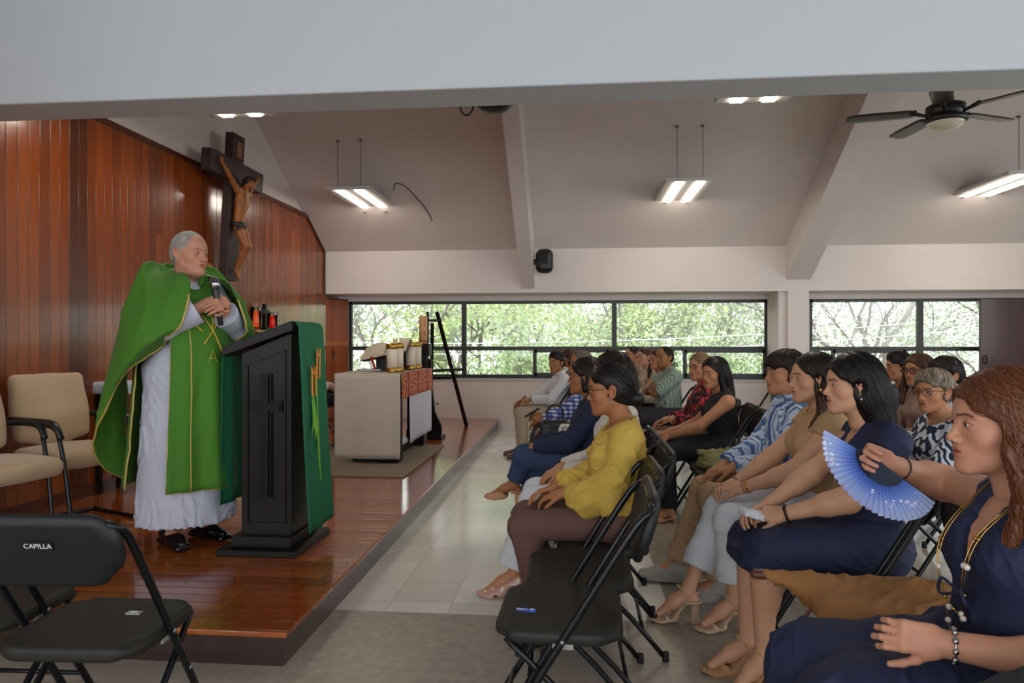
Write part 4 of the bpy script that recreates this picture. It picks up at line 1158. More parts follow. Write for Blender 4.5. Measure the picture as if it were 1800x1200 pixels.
# loudspeaker on the roof beam
c = px(957, 459, Y=9.30); t = thing('loudspeaker', 'small oval black loudspeaker bracketed to the roof beam above the window', 'speaker', tuple(c))
S = Sdf(); S.box((0, 0, 0), (.118, .10, .165), rnd=.085, k=.02); o = sdf_obj('speaker_case', S, .012, MAT['black'], t)
S = Sdf(); S.box((.0, -.035, .03), (.07, .075, .09), rnd=.05); sdf_obj('speaker_horn', S, .010, material('speaker_grille', '101112', .7), t)
MB().box(-.175, -.11, -.02, .02, -.05, .03).build('wall_bracket', MAT['black'], t, bevel=.004)
# projector dome behind the header beam
c = px(868, 178, Y=4.35); t = thing('projector', 'black domed projector just behind the header beam with a looping cable', 'projector', tuple(c))
MB().lathe([(.03, -.075), (.08, -.06), (.13, -.02), (.14, .02), (.13, .07), (.03, .08), (.012, .1), (.012, ceil_z(4.35) - c[2] - .03)], n=28).build('case', MAT['black'], t)
MB().tube([(-.13, 0, .03), (-.135, 0, -.04), (-.17, 0, -.085), (-.215, 0, -.05), (-.22, 0, .05), (-.18, 0, .2), (-.01, 0, .3)], .006, 6, sub=5).build('cable', MAT['black'], t)

# ------------------------------------------------------------------ lectern
t = thing('lectern', 'dark wooden lectern with a carved cross beneath the slanted top', 'lectern', (-1.70, 3.76, PZ))
MAT['darkwood'] = material('espresso_wood', '140c0c', .45, spec=.2, coat=.06, var=(10, .3, (1, 1, .15)), bump=(40, .06, (1, 1, .1)))
MB().box(-.23, .22, -.25, .25, 0, .035).build('base_plate', MAT['darkwood'], t, bevel=.004)
MB().box(-.175, .165, -.19, .17, .035, .095).build('plinth', MAT['darkwood'], t, bevel=.003)
m = MB(); m.prism([(-.135, .09), (.150, .09), (.150, 1.205), (-.135, 1.09)], -.15, .13, 'y'); m.build('body', MAT['darkwood'], t, bevel=.003)
m = MB(); m.bar((-.10, -.1525, .16), (.115, -.1525, .16), .012, .010); m.bar((-.10, -.1525, 1.03), (.115, -.1525, 1.11), .012, .010)
for x, z in ((-.10, 1.03), (.115, 1.11)): m.bar((x, -.1525, .16), (x, -.1525, z), .012, .010)
m.build('panel_moulding', MAT['darkwood'], t)
def cross_outline(w, a, z0, z1, zc, aw): return [(-w, z0), (w, z0), (w, zc - aw), (a, zc - aw), (a, zc + aw), (w, zc + aw), (w, z1), (-w, z1), (-w, zc + aw), (-a, zc + aw), (-a, zc - aw), (-w, zc - aw)]
m = MB(); m.prism([(x + .01, z) for x, z in cross_outline(.032, .095, .30, .98, .80, .032)], -.166, -.149, 'y'); m.prism([(x + .01, z) for x, z in cross_outline(.020, .083, .315, .965, .80, .020)], -.178, -.155, 'y'); m.build('carved_cross', material('carved_cross_wood', '100909', .5, spec=.2), t)
m = MB(); m.prism([(-.225, 1.075), (.175, 1.215), (.175, 1.255), (.16, 1.262), (-.225, 1.125)], -.20, .22, 'y'); m.build('slanted_top', MAT['darkwood'], t, bevel=.004)
MAT['greencloth'] = material('lectern_green_cloth', '0c6440', .8, bump=(300, .05), var=(3, .06))
t2 = thing('lectern_cloth', 'long dark green cloth with embroidered wheat draped over the lectern', 'cloth', (-1.70, 3.76, PZ))
def drape(s, y):    # s: distance along the cloth, from the reader's hem over the top to the front hem
    top = [(-.240, .25), (-.238, .6), (-.236, 1.03), (-.236, 1.095), (-.228, 1.132), (-.1, 1.178), (.04, 1.228), (.155, 1.270), (.182, 1.264), (.190, 1.235), (.196, 1.0), (.205, .6), (.225, .12)]
    return top[s]
g = []
for i in range(13):
    row = []
    for j in range(25):
        v = j / 24; y = -.165 + .35 * v; x, z = drape(i, y)
        if i >= 9:
            k = (i - 8) / 4; w = .010 * k * math.sin(v * 15 + .6) + .010 * k * math.sin(v * 7.1 + 2); x += w + .02 * k; y = y * (1 + .14 * k) + .02 * k; z -= .03 * k * math.sin(v * 3.1 + .3) * (i == 12)
        if i <= 3: k = (4 - i) / 4; x -= .012 * k * (1 + math.sin(v * 14)); z -= .0
        row.append((x, y, z))
    g.append(row)
G = np.array(g); G2 = []
for a, b in zip(G[:-1], G[1:]):
    n = max(1, int(np.linalg.norm(b[0] - a[0]) / .04)); G2 += [a + (b - a) * i / n for i in range(n)]
G2.append(G[-1]); m = MB(); m.sheet(G2, .004); m.build('cloth', MAT['greencloth'], t2)
MAT['wheat'] = material('wheat_orange', 'e08a1e', .6); MAT['leafgreen'] = material('stalk_green', '6fae34', .7)
def front(y, z, off=.008):
    k = max(0, min(1, (1.235 - z) / 1.1)); v = (y / (1 + .14 * k) + .165) / .35
    xb = np.interp(z, [.12, .6, 1.0, 1.235], [.225, .205, .196, .190]); kk = max(0, k)
    return (xb + .02 * kk + .010 * kk * math.sin(v * 15 + .6) + .010 * kk * math.sin(v * 7.1 + 2) + off, y, z)
m = MB()
for (y0, y1, z0, z1) in ((.045, -.005, .42, .87), (.055, .06, .36, .97)):
    m.tube([front(y0 + (y1 - y0) * q ** 1.5, z0 + (z1 - z0) * q) for q in np.linspace(0, 1, 8)], .0045, 5, sub=2)
lf = [(-.045, .62), (-.03, .72), (-.035, .85), (.0, .80), (.012, .74), (.03, .70), (.038, .60), (.02, .52), (.008, .66), (-.01, .60), (-.02, .68)]
m.add([front(y, z, .016) for y, z in lf], [tuple(range(len(lf)))]); m.build('embroidered_stalk', MAT['leafgreen'], t2, recalc=False)
m = MB()
for (cy, z0, lean) in ((-.008, .84, -.05), (.062, .94, .06)):
    for i in range(6):
        for s in (-1, 1, 0):
            if s == 0 and i < 5: continue
            y = cy + s * .014 + lean * i * .02; z = z0 + i * .026
            q = [(y - s * .006, z), (y + s * .016, z + .012), (y + s * .022, z + .052), (y + s * .002, z + .036)] if s else [(y - .007, z), (y + .007, z), (y, z + .07)]
            m.add([front(a, b, .019 + .001 * i) for a, b in q], [tuple(range(len(q)))])
m.build('embroidered_wheat', MAT['wheat'], t2, recalc=False)

# ------------------------------------------------------------------ altar
ax0, ax1, ay0, ay1, az = -2.25, -1.64, 6.25, 7.58, 1.0
t = thing('altar', 'altar table with dark pedestal feet under the cloths', 'altar', ((ax0 + ax1) / 2, (ay0 + ay1) / 2, PZ)); hx, hy = (ax1 - ax0) / 2, (ay1 - ay0) / 2; hz = az - PZ
MB().box(-hx, hx, -hy, hy, hz - .06, hz - .006).build('tabletop', MAT['darkwood'], t, bevel=.004)
m = MB(); m.box(.10, hx - .02, -hy + .02, -hy + .20, .02, hz - .06); m.build('pedestal', MAT['darkwood'], t, bevel=.004)
m = MB(); m.box(-.18, .18, -hy + .10, hy - .2, .02, .10); m.build('base_beam', MAT['darkwood'], t, bevel=.004)
m = MB(); m.box(.10, hx - .02, hy - .22, hy - .04, .02, hz - .06); m.build('pedestal', MAT['darkwood'], t, bevel=.004)
def hang(m, x0, x1, y0, y1, zt, zb, nrm, amp, seed, t=.004, hem=0.):
    rs = np.random.RandomState(seed); ph = rs.uniform(0, 6, 4); g = []
    for i in range(16):
        k = i / 15; row = []
        for j in range(40):
            v = j / 39; w = amp * k * (math.sin(v * 9 + ph[0]) + .6 * math.sin(v * 21 + ph[1] + k)) + .006 * k
            x = x0 + (x1 - x0) * v + nrm[0] * w; y = y0 + (y1 - y0) * v + nrm[1] * w; z = zt + (zb - zt) * k - hem * k * math.sin(v * 3.1)
            row.append((x, y, z))
        g.append(row)
    m.sheet(g, t)
MAT['linen'] = material('altar_linen', 'c9beb2', .85, bump=(500, .08), var=(2, .04)); MAT['whitecloth'] = material('white_cotton', 'c9ccd6', .85, var=(2, .03))
ac = thing('altar_cloth', 'cream linen altar cloth hanging to near the floor at the front', 'tablecloth', tuple(t.location))
m = MB(); m.sheet([[(x, y, hz + .004 * math.sin(x * 9) * math.sin(y * 7)) for y in np.linspace(-hy - .012, hy + .01, 24)] for x in np.linspace(-hx - .01, hx + .012, 12)][::1], .005)
m.build('cloth_top', MAT['linen'], ac); m = MB(); hang(m, -hx - .01, hx + .012, -hy - .014, -hy - .014, hz, .06, (0, -1), .006, 3); m.build('front_drop', MAT['linen'], ac)
ac2 = thing('altar_side_cloth', 'white cotton cloth hanging down the right side of the altar', 'tablecloth', tuple(t.location))
m = MB(); hang(m, hx + .016, hx + .016, -hy + .32, hy + .01, hz + .001, .16, (1, 0), .006, 5); m.build('side_drop', MAT['whitecloth'], ac2)
def gold_pattern(nt, tc):
    s = sep(nt, tc); cy = mth(nt, 'SUBTRACT', mth(nt, 'FRACT', mth(nt, 'DIVIDE', s[1], .42)), .5); y = mth(nt, 'MULTIPLY', cy, .42); z = mth(nt, 'SUBTRACT', s[2], hz - .115)
    r = mth(nt, 'SQRT', mth(nt, 'ADD', mth(nt, 'MULTIPLY', y, y), mth(nt, 'MULTIPLY', z, z))); a = mth(nt, 'ARCTAN2', z, y)
    pet = mth(nt, 'ABSOLUTE', mth(nt, 'SINE', mth(nt, 'ADD', mth(nt, 'MULTIPLY', a, 5), mth(nt, 'MULTIPLY', r, 30))))
    f = mth(nt, 'MULTIPLY', mth(nt, 'LESS_THAN', pet, .45), mth(nt, 'MULTIPLY', mth(nt, 'LESS_THAN', r, .115), mth(nt, 'GREATER_THAN', r, .02)))
    ring = mth(nt, 'LESS_THAN', mth(nt, 'ABSOLUTE', mth(nt, 'SUBTRACT', r, .15)), .008)
    return mixc(nt, mth(nt, 'MAXIMUM', f, ring), '9c2632', 'd8b25c')
MAT['runner'] = pattern(material('red_gold_runner', '9c2632', .75), gold_pattern)
ac3 = thing('altar_runner', 'red runner with gold scroll embroidery along the altar edge', 'tablecloth', tuple(t.location))
m = MB(); hang(m, hx + .024, hx + .024, -hy - .004, hy + .016, hz + .003, hz - .235, (1, 0), .004, 7, .004, .0); m.build('embroidered_drop', MAT['runner'], ac3)
tag(MB().box(-3.15, -1.45, 5.68, 7.48, PZ, PZ + .014).build('rug', material('woven_rug', '8d7f6e', .95, bump=(220, .5), var=(90, .12)), bevel=.005), 'flat woven beige-grey rug on the platform under the altar', 'rug')
MAT['wax'] = material('candle_wax', 'e9dcc8', .45, sss=.1); MAT['brass'] = material('brass', 'b08a3c', .3, metal=.9); MAT['flame'] = material('flame', 'ffd27a', .5, emit=('ffc36a', 6)); MAT['wick'] = material('wick', '20160f', .8)
def candle(x, y, label, r=.052, h=.33):
    t = thing('candle', label, 'candle', (x, y, az + .004), 0, 'fat white candles with brass collars on the altar')
    MB().lathe([(r, .03), (r, h - .035)], n=28).build('wax_body', MAT['wax'], t)
    MB().lathe([(r + .004, 0), (r + .006, .004), (r + .004, .045), (r + .001, .048)], n=28).build('brass_foot', MAT['brass'], t)
    MB().lathe([(r + .002, h - .05), (r + .006, h - .045), (r + .006, h - .006), (r, h), (r * .5, h - .004)], n=28).build('brass_collar', MAT['brass'], t)
    MB().lathe([(.002, h - .004), (.0022, h + .012)], n=6).build('wick', MAT['wick'], t)
    MB().lathe([(.001, h + .008), (.006, h + .016), (.005, h + .026), (.001, h + .045)], n=10).build('flame', MAT['flame'], t)
candle(-1.735, 6.34, 'fat white candle nearest the altar front corner, left of the pair', .050, .275)
candle(-1.725, 6.54, 'fat white candle tucked right behind the front corner candle', .048, .28)
candle(-1.725, 7.04, 'lit white candle in front on the far right of the altar', .050, .29)
candle(-1.715, 7.28, 'lit white candle at the back right corner of the altar', .048, .29)
# missal on its stand
t = thing('book_stand', 'black slanted book stand on the altar behind the candles', 'stand', (-1.93, 6.86, az + .004))
m = MB(); m.box(-.13, .13, -.12, .12, 0, .02); m.build('stand_foot', MAT['black'], t); m = MB(); m.box(-.10, .10, -.05, .05, .02, .17); m.build('stand_post', MAT['black'], t)
Rm = Matrix.Translation((0, 0, .20)) @ Matrix.Rotation(math.radians(-12), 4, 'Y') @ Matrix.Rotation(math.radians(20), 4, 'X')
m = MB(); m.box(-.22, .22, -.16, .16, -.014, 0, Rm); m.build('stand_board', MAT['black'], t)
t = thing('open_missal', 'thick open missal with red ribbons on the black stand', 'book', (-1.93, 6.86, az + .204))
Rb = Matrix.Rotation(math.radians(-12), 4, 'Y') @ Matrix.Rotation(math.radians(20), 4, 'X')
MB().box(-.25, .25, -.17, .17, .001, .010, Rb).build('cover', material('book_cover', '4a2018', .5), t, bevel=.003)
for s in (-1, 1):
    g = [[tuple(Rb @ Vector((s * .24 * q, y, .012 + .045 * math.sin(min(1, q * 1.15) * math.pi * .9) ** .6 + .0))) for y in np.linspace(-.16, .16, 4)] for q in np.linspace(0.01, 1, 12)]
    m = MB(); m.sheet(g, 0); g2 = [[tuple(Rb @ Vector((s * .24 * q, y, .011))) for y in np.linspace(-.16, .16, 4)] for q in np.linspace(0.01, 1, 12)]
    m.sheet(g2, 0)
    for y in (-.16, .16):
        G = [[tuple(Rb @ Vector((s * .24 * q, y, .011 + h * (.001 + .045 * math.sin(min(1, q * 1.15) * math.pi * .9) ** .6)))) for h in (0, 1)] for q in np.linspace(0.01, 1, 12)]; m.sheet(G, 0)
    m.build('page_block', material('paper', 'e6dac4', .8), t)
for x in (-.12, .14): MB().box(x - .008, x + .008, -.186, -.165, -.16, .03, Rb).build('ribbon', material('red_ribbon', 'c01818', .5), t)
tag(MB().box(-.04, .04, -.04, .04, 0, .27).build('tabernacle_block', MAT['black'], loc=(-1.80, 7.09, az + .004), bevel=.004), 'narrow upright black box between the white altar candles', 'box')
c = px(655, 655, Z=az + .004)
tag(MB().box(-.12, .12, -.08, .08, 0, .016).build('folded_corporal', MAT['whitecloth'], loc=(-2.08, 6.75, az + .006), rz=.2, bevel=.005), 'folded white cloth lying flat at the left of the altar top', 'cloth')
# paschal candle and stand
t = thing('candle_stand', 'dark square candle stand with a splayed foot beside the altar', 'stand', (px(744, 600, Y=8.2)[0], 8.2, PZ))
m = MB(); m.box(-.05, .05, -.05, .05, .10, .98); m.build('post', MAT['darkwood'], t, bevel=.003); MB().box(-.09, .09, -.09, .09, .98, 1.13).build('candle_cup', MAT['darkwood'], t, bevel=.004)
MB().box(-.17, .17, -.17, .17, 0, .10).build('foot', MAT['darkwood'], t, bevel=.004)
t = thing('paschal_candle', 'tall cream paschal candle painted with an orange cross and alpha', 'candle', (px(744, 600, Y=8.2)[0], 8.2, PZ + 1.13))
MB().lathe([(.05, 0), (.05, .335), (.045, .34)], n=28).build('wax_body', material('paschal_wax', 'dca878', .5), t)
m = MB(); red = material('paschal_paint', 'a8481c', .5)
def wrapz(pts, off=.0515): return [(off * math.sin(a), -off * math.cos(a), z) for a, z in pts]
m.tube(wrapz([(.55, .10), (.55, .17)]), .003, 5); m.tube(wrapz([(.35, .14), (.75, .14)]), .003, 5); m.tube(wrapz([(.5 + .38 * math.cos(q), .12 + .020 * math.sin(q)) for q in np.linspace(0, 6.28, 16)]), .002, 5)
m.tube(wrapz([(.3 + .5 * q, .22 + .03 * q) for q in (0, .5, 1)]), .003, 5); m.tube(wrapz([(.7, .20), (.7, .30)]), .003, 5); m.tube(wrapz([(a, .04) for a in np.linspace(-1.4, 1.4, 12)]), .006, 5); m.build('painted_sign', red, t)
# easel
E = lambda u, v, Y: tuple(px(u, v, Y=Y))
def eo(p): return tuple(np.array(p) - np.array(base))
base = (px(785, 600, Y=8.9)[0], 8.9, PZ)
t = thing('easel', 'tall dark brown wooden easel standing between altar and window', 'easel', base)
legs = [((752, 548, 8.7), (750, 757, 8.7)), ((768, 548, 8.8), (820, 750, 9.25)), ((760, 568, 8.9), (757, 700, 9.3))]
zf = PZ
for k, (a, b) in enumerate(legs):
    A_, B_ = np.array(E(*a)), np.array(E(*b)); B_[2] = PZ + .004 if k < 3 else B_[2]
    m = MB(); m.bar(eo(A_), eo(B_), .045, .03); m.build('leg', MAT['trimdark'] if 'trimdark' in MAT else MAT['darkwood'], t)
for a, b in (((750, 563, 8.72), (772, 563, 8.83)), ((748, 652, 8.70), (815, 649, 8.9)), ((748, 664, 8.72), (793, 664, 9.0))):
    m = MB(); m.bar(eo(E(*a)), eo(E(*b)), .03, .035); m.build('crossbar', MAT['darkwood'], t)
t = thing('wooden_stand', 'curved dark wooden stand foot right behind the altar', 'stand', (px(762, 600, Y=8.05)[0], 8.05, PZ))
m = MB(); m.prism([(-.03, .0), (.10, .0), (.10, .15), (.02, .32), (-.015, .62), (-.02, .95), (-.075, .95), (-.07, .4), (-.085, .2)], -.03, .03, 'y'); m.build('curved_post', MAT['darkwood'], t, bevel=.004)
m = MB(); m.box(-.10, .12, -.14, .14, 0, .04); m.build('foot', MAT['darkwood'], t, bevel=.004)

# ------------------------------------------------------------------ shelf with vigil lights, wall pieces
c = px(471, 580, X=-3.5); t = thing('wall_shelf', 'small wooden shelf on the panelled wall behind the lectern', 'shelf', (XL, c[1], c[2]))
MB().box(0, .16, -.34, .34, -.03, 0).build('shelf_board', MAT['closet'], t, bevel=.004); MB().box(0, .10, -.03, .03, -.16, -.03).build('bracket', MAT['trimwood'], t, bevel=.004)
for dy, col, lab, hh in ((-.21, 'd0501a', 'tall orange glass votive candle at the left of the wall shelf', .19), (.20, 'c01414', 'red glass votive candle right of the small shelf cross', .15)):
    q = thing('votive_candle', lab, 'candle', (XL + .09, c[1] + dy, c[2])); MB().lathe([(.035, 0), (.05, .01), (.06, .03), (.062, hh + .06), (.058, hh + .06), (.056, .035), (.03, .02)], n=20).build('glass_cup', MAT['glass'], q)
    MB().lathe([(.030, .022), (.050, .035), (.054, hh + .02), (.05, hh + .022)], n=20).build('coloured_wax', material('votive_' + col, col, .3, emit=(col, .35)), q)
q = thing('standing_cross', 'small dark standing cross between the two votive candles', 'cross', (XL + .09, c[1], c[2]))
m = MB(); m.prism(cross_outline(.022, .085, .0, .30, .21, .022), -.02, .02, 'x'); m.build('cross', MAT['darkwood'], q, bevel=.003); MB().box(-.04, .04, -.05, .05, 0, .03).build('foot', MAT['darkwood'], q)
MAT['carved'] = material('carved_wood', '9a5c28', .5, var=(14, .3), bump=(60, .3))
c = px(365, 490, X=-3.5); t = thing('wall_statue', 'small carved wooden statue on the wall behind the priest\'s chin', 'statue', tuple(c))
S = Sdf(); S.ell((0, 0, .10), (.055, .05, .06)); S.cap((0, 0, .02), (.0, 0, -.25), .07, .10, k=.03); S.cap((.02, -.08, -.06), (.07, 0, -.10), .03); S.cap((.02, .08, -.06), (.07, 0, -.10), .03)
sdf_obj('carving', S, .014, MAT['carved'], t, folds(.006, .05, 3)); MB().box(-.10, .08, -.10, .10, -.36, -.30).build('bracket', MAT['trimwood'], t)
c = px(411, 556, X=-3.5); t = thing('wall_plaque', 'small grey station plaque low on the panelling beside the priest', 'plaque', (XL, c[1], c[2]))
MB().box(0, .025, -.09, .09, -.06, .08).build('white_board', MAT['whitecloth'], t, bevel=.002); MB().box(0, .05, -.09, .09, .09, .16).build('grey_cap', material('plaque_grey', '56524e', .5), t, bevel=.002)
# crucifix
t = thing('crucifix', 'large dark wooden crucifix with carved figure hanging on the panelled wall', 'crucifix', (-3.525, 6.62, 1.92)); t.rotation_euler = (0, math.radians(3.2), 0)
MAT['crosswood'] = material('cross_wood', '3a2824', .6, var=(9, .15))
MB().box(-.03, .06, -.115, .115, 0, 1.47).build('upright', MAT['crosswood'], t, bevel=.006); MB().box(-.03, .075, -.53, .53, .99, 1.20).build('crossbar', MAT['crosswood'], t, bevel=.006)
MB().box(.06, .072, -.05, .05, 1.24, 1.40).build('title_board', material('title_board', '8a5a40', .6), t, bevel=.004)
S = Sdf(); hx_ = .10
sh = [(.12, -.115, .90), (.12, .12, .90)]; hip = [(.12, -.075, .55), (.12, .03, .55)]
S.ell((.12, 0, .80), (.062, .10, .13), k=.03); S.ell((.115, -.03, .65), (.048, .072, .10), k=.04); S.ell((.12, -.03, .56), (.055, .082, .06), k=.03)
S.cap(sh[0], sh[1], .036, k=.03)
S.cap(sh[0], (.11, -.25, 1.00), .030, .024, k=.02); S.cap((.11, -.25, 1.00), (.10, -.385, 1.10), .023, .016, k=.01); S.ell((.10, -.40, 1.12), (.018, .022, .03), k=.015)
S.cap(sh[1], (.11, .22, 1.00), .030, .024, k=.02); S.cap((.11, .22, 1.00), (.10, .33, 1.09), .023, .016, k=.01); S.ell((.10, .345, 1.11), (.018, .022, .03), k=.015)
S.cap((.12, 0, .88), (.15, .03, .98), .030, .03, k=.02); S.ell((.165, .045, .995), (.052, .045, .062), k=.01); S.ell((.205, .055, .965), (.018, .018, .03), k=.02); S.ell((.22, .05, .995), (.012, .01, .018), k=.01)
for s, (h, k_, a) in enumerate((((.12, -.065, .55), (.20, -.045, .35), (.095, .00, .11)), ((.12, .02, .55), (.19, .045, .36), (.10, .02, .11)))):
    S.cap(h, k_, .046, .033, k=.02); S.cap(k_, a, .032, .019, k=.015); S.cap(a, (.13, .01, .03), .020, .013, k=.01)
sdf_obj('carved_figure', S, .009, MAT['carved'], t, folds(.002, .04, 2))
S = Sdf(); S.ell((.12, -.028, .555), (.066, .094, .055), k=.02); S.cap((.17, -.08, .56), (.15, -.12, .50), .02, .012); sdf_obj('loincloth', S, .009, material('loincloth', '2c2622', .6), t, folds(.004, .03, 6))
S = Sdf(); S.ell((.155, .045, 1.012), (.056, .052, .058)); S.cap((.13, .05, 1.0), (.12, .06, .90), .035, .02, k=.02); S.ell((.22, .055, .965), (.045, .035, .07), op='s', k=.01); sdf_obj('hair_and_crown', S, .009, material('carved_hair', '3a281c', .6), t, folds(.008, .02, 8))
# credence table behind the priest
c = px(207, 672, Y=5.0); t = thing('credence_table', 'small dark side table with a white cloth behind the priest', 'table', (c[0] + .06, 5.0, PZ))
MB().box(-.16, .30, -.15, .15, .78, .82).build('tabletop', MAT['darkwood'], t, bevel=.003)
for x in (-.13, .27):
    for y in (-.12, .12): MB().box(x - .02, x + .02, y - .02, y + .02, 0, .78).build('leg', MAT['darkwood'], t)
q = thing('table_runner', 'short white cloth over the side table behind the priest', 'cloth', (c[0] + .06, 5.0, PZ)); S = Sdf(); S.box((.07, 0, .80), (.245, .165, .05), rnd=.025); S.box((.07, 0, .745), (.235, .152, .073), rnd=.002, op='s', k=.004); sdf_obj('cloth', S, .010, MAT['whitecloth'], q, folds(.004, .08, 3))

# ------------------------------------------------------------------ beige armchairs
MAT['tan'] = material('tan_suede', 'b59b7a', .9, sheen=.3, bump=(180, .08), var=(6, .06)); MAT['armblack'] = material('arm_plastic', '1b1c1e', .35); MAT['steel'] = material('black_steel', '15171a', .3, metal=.3)
def armchair(loc, rz, label):
    t = thing('armchair', label, 'chair', loc, rz)
    S = Sdf(); S.box((.0, 0, .44), (.25, .25, .055), rnd=.05, k=.03); S.ell((0.02, 0, .455), (.24, .24, .06), k=.05); sdf_obj('seat_cushion', S, .014, MAT['tan'], t)
    S = Sdf(); R = rotm(0, -.20); S.box((-.275, 0, .735), (.045, .225, .215), rnd=.04, k=.03, R=R); S.ell((-.26, 0, .70), (.05, .23, .22), k=.05, R=R); sdf_obj('backrest', S, .014, MAT['tan'], t)
    for s in (1, -1):
        y = s * .27
        MB().tube([(-.22, y, .012), (.20, y, .012), (.245, y, .03), (.255, y, .08), (.20, y, .42), (.15, y, .60), (.12, y, .64), (.05, y, .66), (-.20, y, .665), (-.27, y * .9, .66)], .0125, 8, sub=4).build('frame_tube', MAT['steel'], t)
        MB().tube([(-.27, y * .9, .665), (-.15, y, .68), (.06, y, .68), (.13, y, .655), (.175, y, .585)], [.020, .022, .023, .022, .018], 10, sub=4, flat=.8).build('armrest', MAT['armblack'], t)
    MB().tube([(-.22, .27, .012), (-.25, .24, .012), (-.25, -.24, .012), (-.22, -.27, .012)], .0125, 8, sub=3).build('floor_bar', MAT['steel'], t)
    m = MB(); m.box(-.16, .16, -.255, .255, .375, .395); m.build('seat_bracket', MAT['steel'], t); m = MB(); m.bar((-.20, 0, .40), (-.315, 0, .70), .06, .02); m.build('back_support', MAT['steel'], t)
    return t
armchair((-3.17, 4.06, PZ), math.radians(-22), 'beige padded armchair against the panelling, nearer the priest')
armchair((-3.22, 3.50, PZ), math.radians(-14), 'beige padded armchair cut by the left edge of the photo')
# ------------------------------------------------------------------ black folding chairs (front = +x)
MAT['seatp'] = material('chair_plastic', '24231f', .55, spec=.3, bump=(300, .05), var=(9, .10)); MAT['backp'] = material('chair_back_plastic', '17181a', .5, spec=.35, bump=(200, .03)); MAT['tubeb'] = material('chair_frame', '14161a', .28, metal=.35)
MAT['greyb'] = material('hinge_bracket_grey', '8a8c88', .4); MAT['stud'] = material('rivet', '8d9096', .3, metal=.8); MAT['foot'] = material('rubber', '0d0d0e', .7)
def fold_chair():
    t = thing('folding_chair', 'x', 'chair', (0, 0, 0), 0, 'black folding chairs in rows')
    S = Sdf(); S.box((0, 0, .434), (.19, .20, .019), rnd=.014, k=.01); S.box((-.02, 0, .434), (.172, .215, .019), rnd=.014, k=.02)
    S.ell((-.01, 0, .475), (.165, .18, .026), op='s', k=.02)
    # rounded corners
    for sx in (1, -1):
        for sy in (1, -1):
            c = (sx * .26 + (0 if sx > 0 else -.0), sy * .285, .437); S.cap((c[0], c[1], .3), (c[0], c[1], .6), .128, op='s', k=.05)
    sdf_obj('seat', S, .007, MAT['seatp'], t)
    # back panel, slightly dished, leaning back
    R = rotm(0, -.30); S = Sdf(); S.box((-.262, 0, .758), (.016, .228, .095), rnd=.014, k=.01, R=R); S.box((-.262, 0, .74), (.016, .21, .10), rnd=.014, k=.006, R=R)
    for s in (1, -1): [S.cap(q_ + R[:, 0] * -.1, q_ + R[:, 0] * .1, rr_, op='s', k=.06) for q_, rr_ in ((np.array((-.262, s * .262, .758)) + R[:, 2] * .128, .070), (np.array((-.262, s * .265, .758)) - R[:, 2] * .150, .085))]
    S.ell(np.array((-.262, 0, .755)) + R[:, 0] * .044, (.034, .19, .15), op='s', k=.015, R=R)
    sdf_obj('backrest', S, .007, MAT['backp'], t)
    y = .222
    # one bent tube: front foot, up past the seat, round the back top and down to the other front foot
    arch = [(.235, y, .02), (.12, y, .208), (0, y, .404), (-.12, y, .60), (-.230, y, .775), (-.270, y * .94, .812), (-.278, y * .75, .822), (-.280, 0, .824)]
    pts = arch + [(p[0], -p[1], p[2]) for p in arch[:-1][::-1]]
    MB().tube(pts, .0115, 8, sub=3).build('front_frame', MAT['tubeb'], t)
    for s in (1, -1):
        yy = s * .195
        MB().tube([(.150, yy, .425), (.02, yy, .30), (-.12, yy, .165), (-.245, yy, .02)], .0105, 8, sub=2).build('rear_leg', MAT['tubeb'], t)
        MB().box(-.050, .012, s * .2095 - .004, s * .2095 + .004, .405, .432).build('hinge_bracket', MAT['greyb'], t, bevel=.002)
        MB().lathe([(.014, 0), (.015, .002), (.014, .035), (.010, .038)], (.24, s * y, 0), 10).build('foot_cap', MAT['foot'], t)
        MB().lathe([(.013, 0), (.014, .002), (.013, .035), (.010, .038)], (-.255, yy, 0), 10).build('foot_cap', MAT['foot'], t)
        m = MB(); m.ball((-.018, s * (y + .011), .434), (.007, .004, .007), 8, 6); m.ball((.075, s * (y + .011), .281), (.007, .004, .007), 8, 6); m.build('rivet', MAT['stud'], t)
    for a, z in ((.175, .135),): MB().tube([(a, -y, z), (a, y, z)], .008, 6).build('stretcher', MAT['tubeb'], t)
    MB().tube([(-.165, -.195, .115), (-.165, .195, .115)], .008, 6).build('stretcher', MAT['tubeb'], t)
    return t
CH0 = fold_chair(); CH_used = False
def chair(x, y, rz, label, group=None):
    global CH_used
    c = CH0 if not CH_used else copy_tree(CH0); CH_used = True
    c.location = (x, y, 0); c.rotation_euler = (0, 0, rz); c['label'] = label
    c['group'] = group or 'black folding chairs in rows'
    return c
PI = math.pi
def text_mesh(name, s, size, mat, parent, M, ext=.0006, align='CENTER'):
    cu = bpy.data.curves.new(name, 'FONT'); cu.body = s; cu.size = size; cu.extrude = ext; cu.align_x = align; cu.align_y = 'CENTER'; cu.materials.append(mat)
    tmp = bpy.data.objects.new(name, cu); COL.objects.link(tmp); dg = bpy.context.evaluated_depsgraph_get(); dg.update()
    me = bpy.data.meshes.new_from_object(tmp.evaluated_get(dg)); bpy.data.objects.remove(tmp)
    o = bpy.data.objects.new(name, me); COL.objects.link(o); o.parent = parent; o.matrix_local = M; return o
R1 = -.04; R2 = .99; R3 = 1.95
ROW1 = 'folding chairs of the front row'; ROW2 = 'folding chairs of the second row'; ROW3 = 'folding chairs of the rear rows'
cA = chair(R1 - .01, 2.20, PI - .03, 'empty black folding chair nearest the camera with a blue seat sticker', ROW1)
cB = chair(R1 + .05, 2.60, PI + .02, 'empty black folding chair between the stickered chair and the woman in yellow', ROW1)
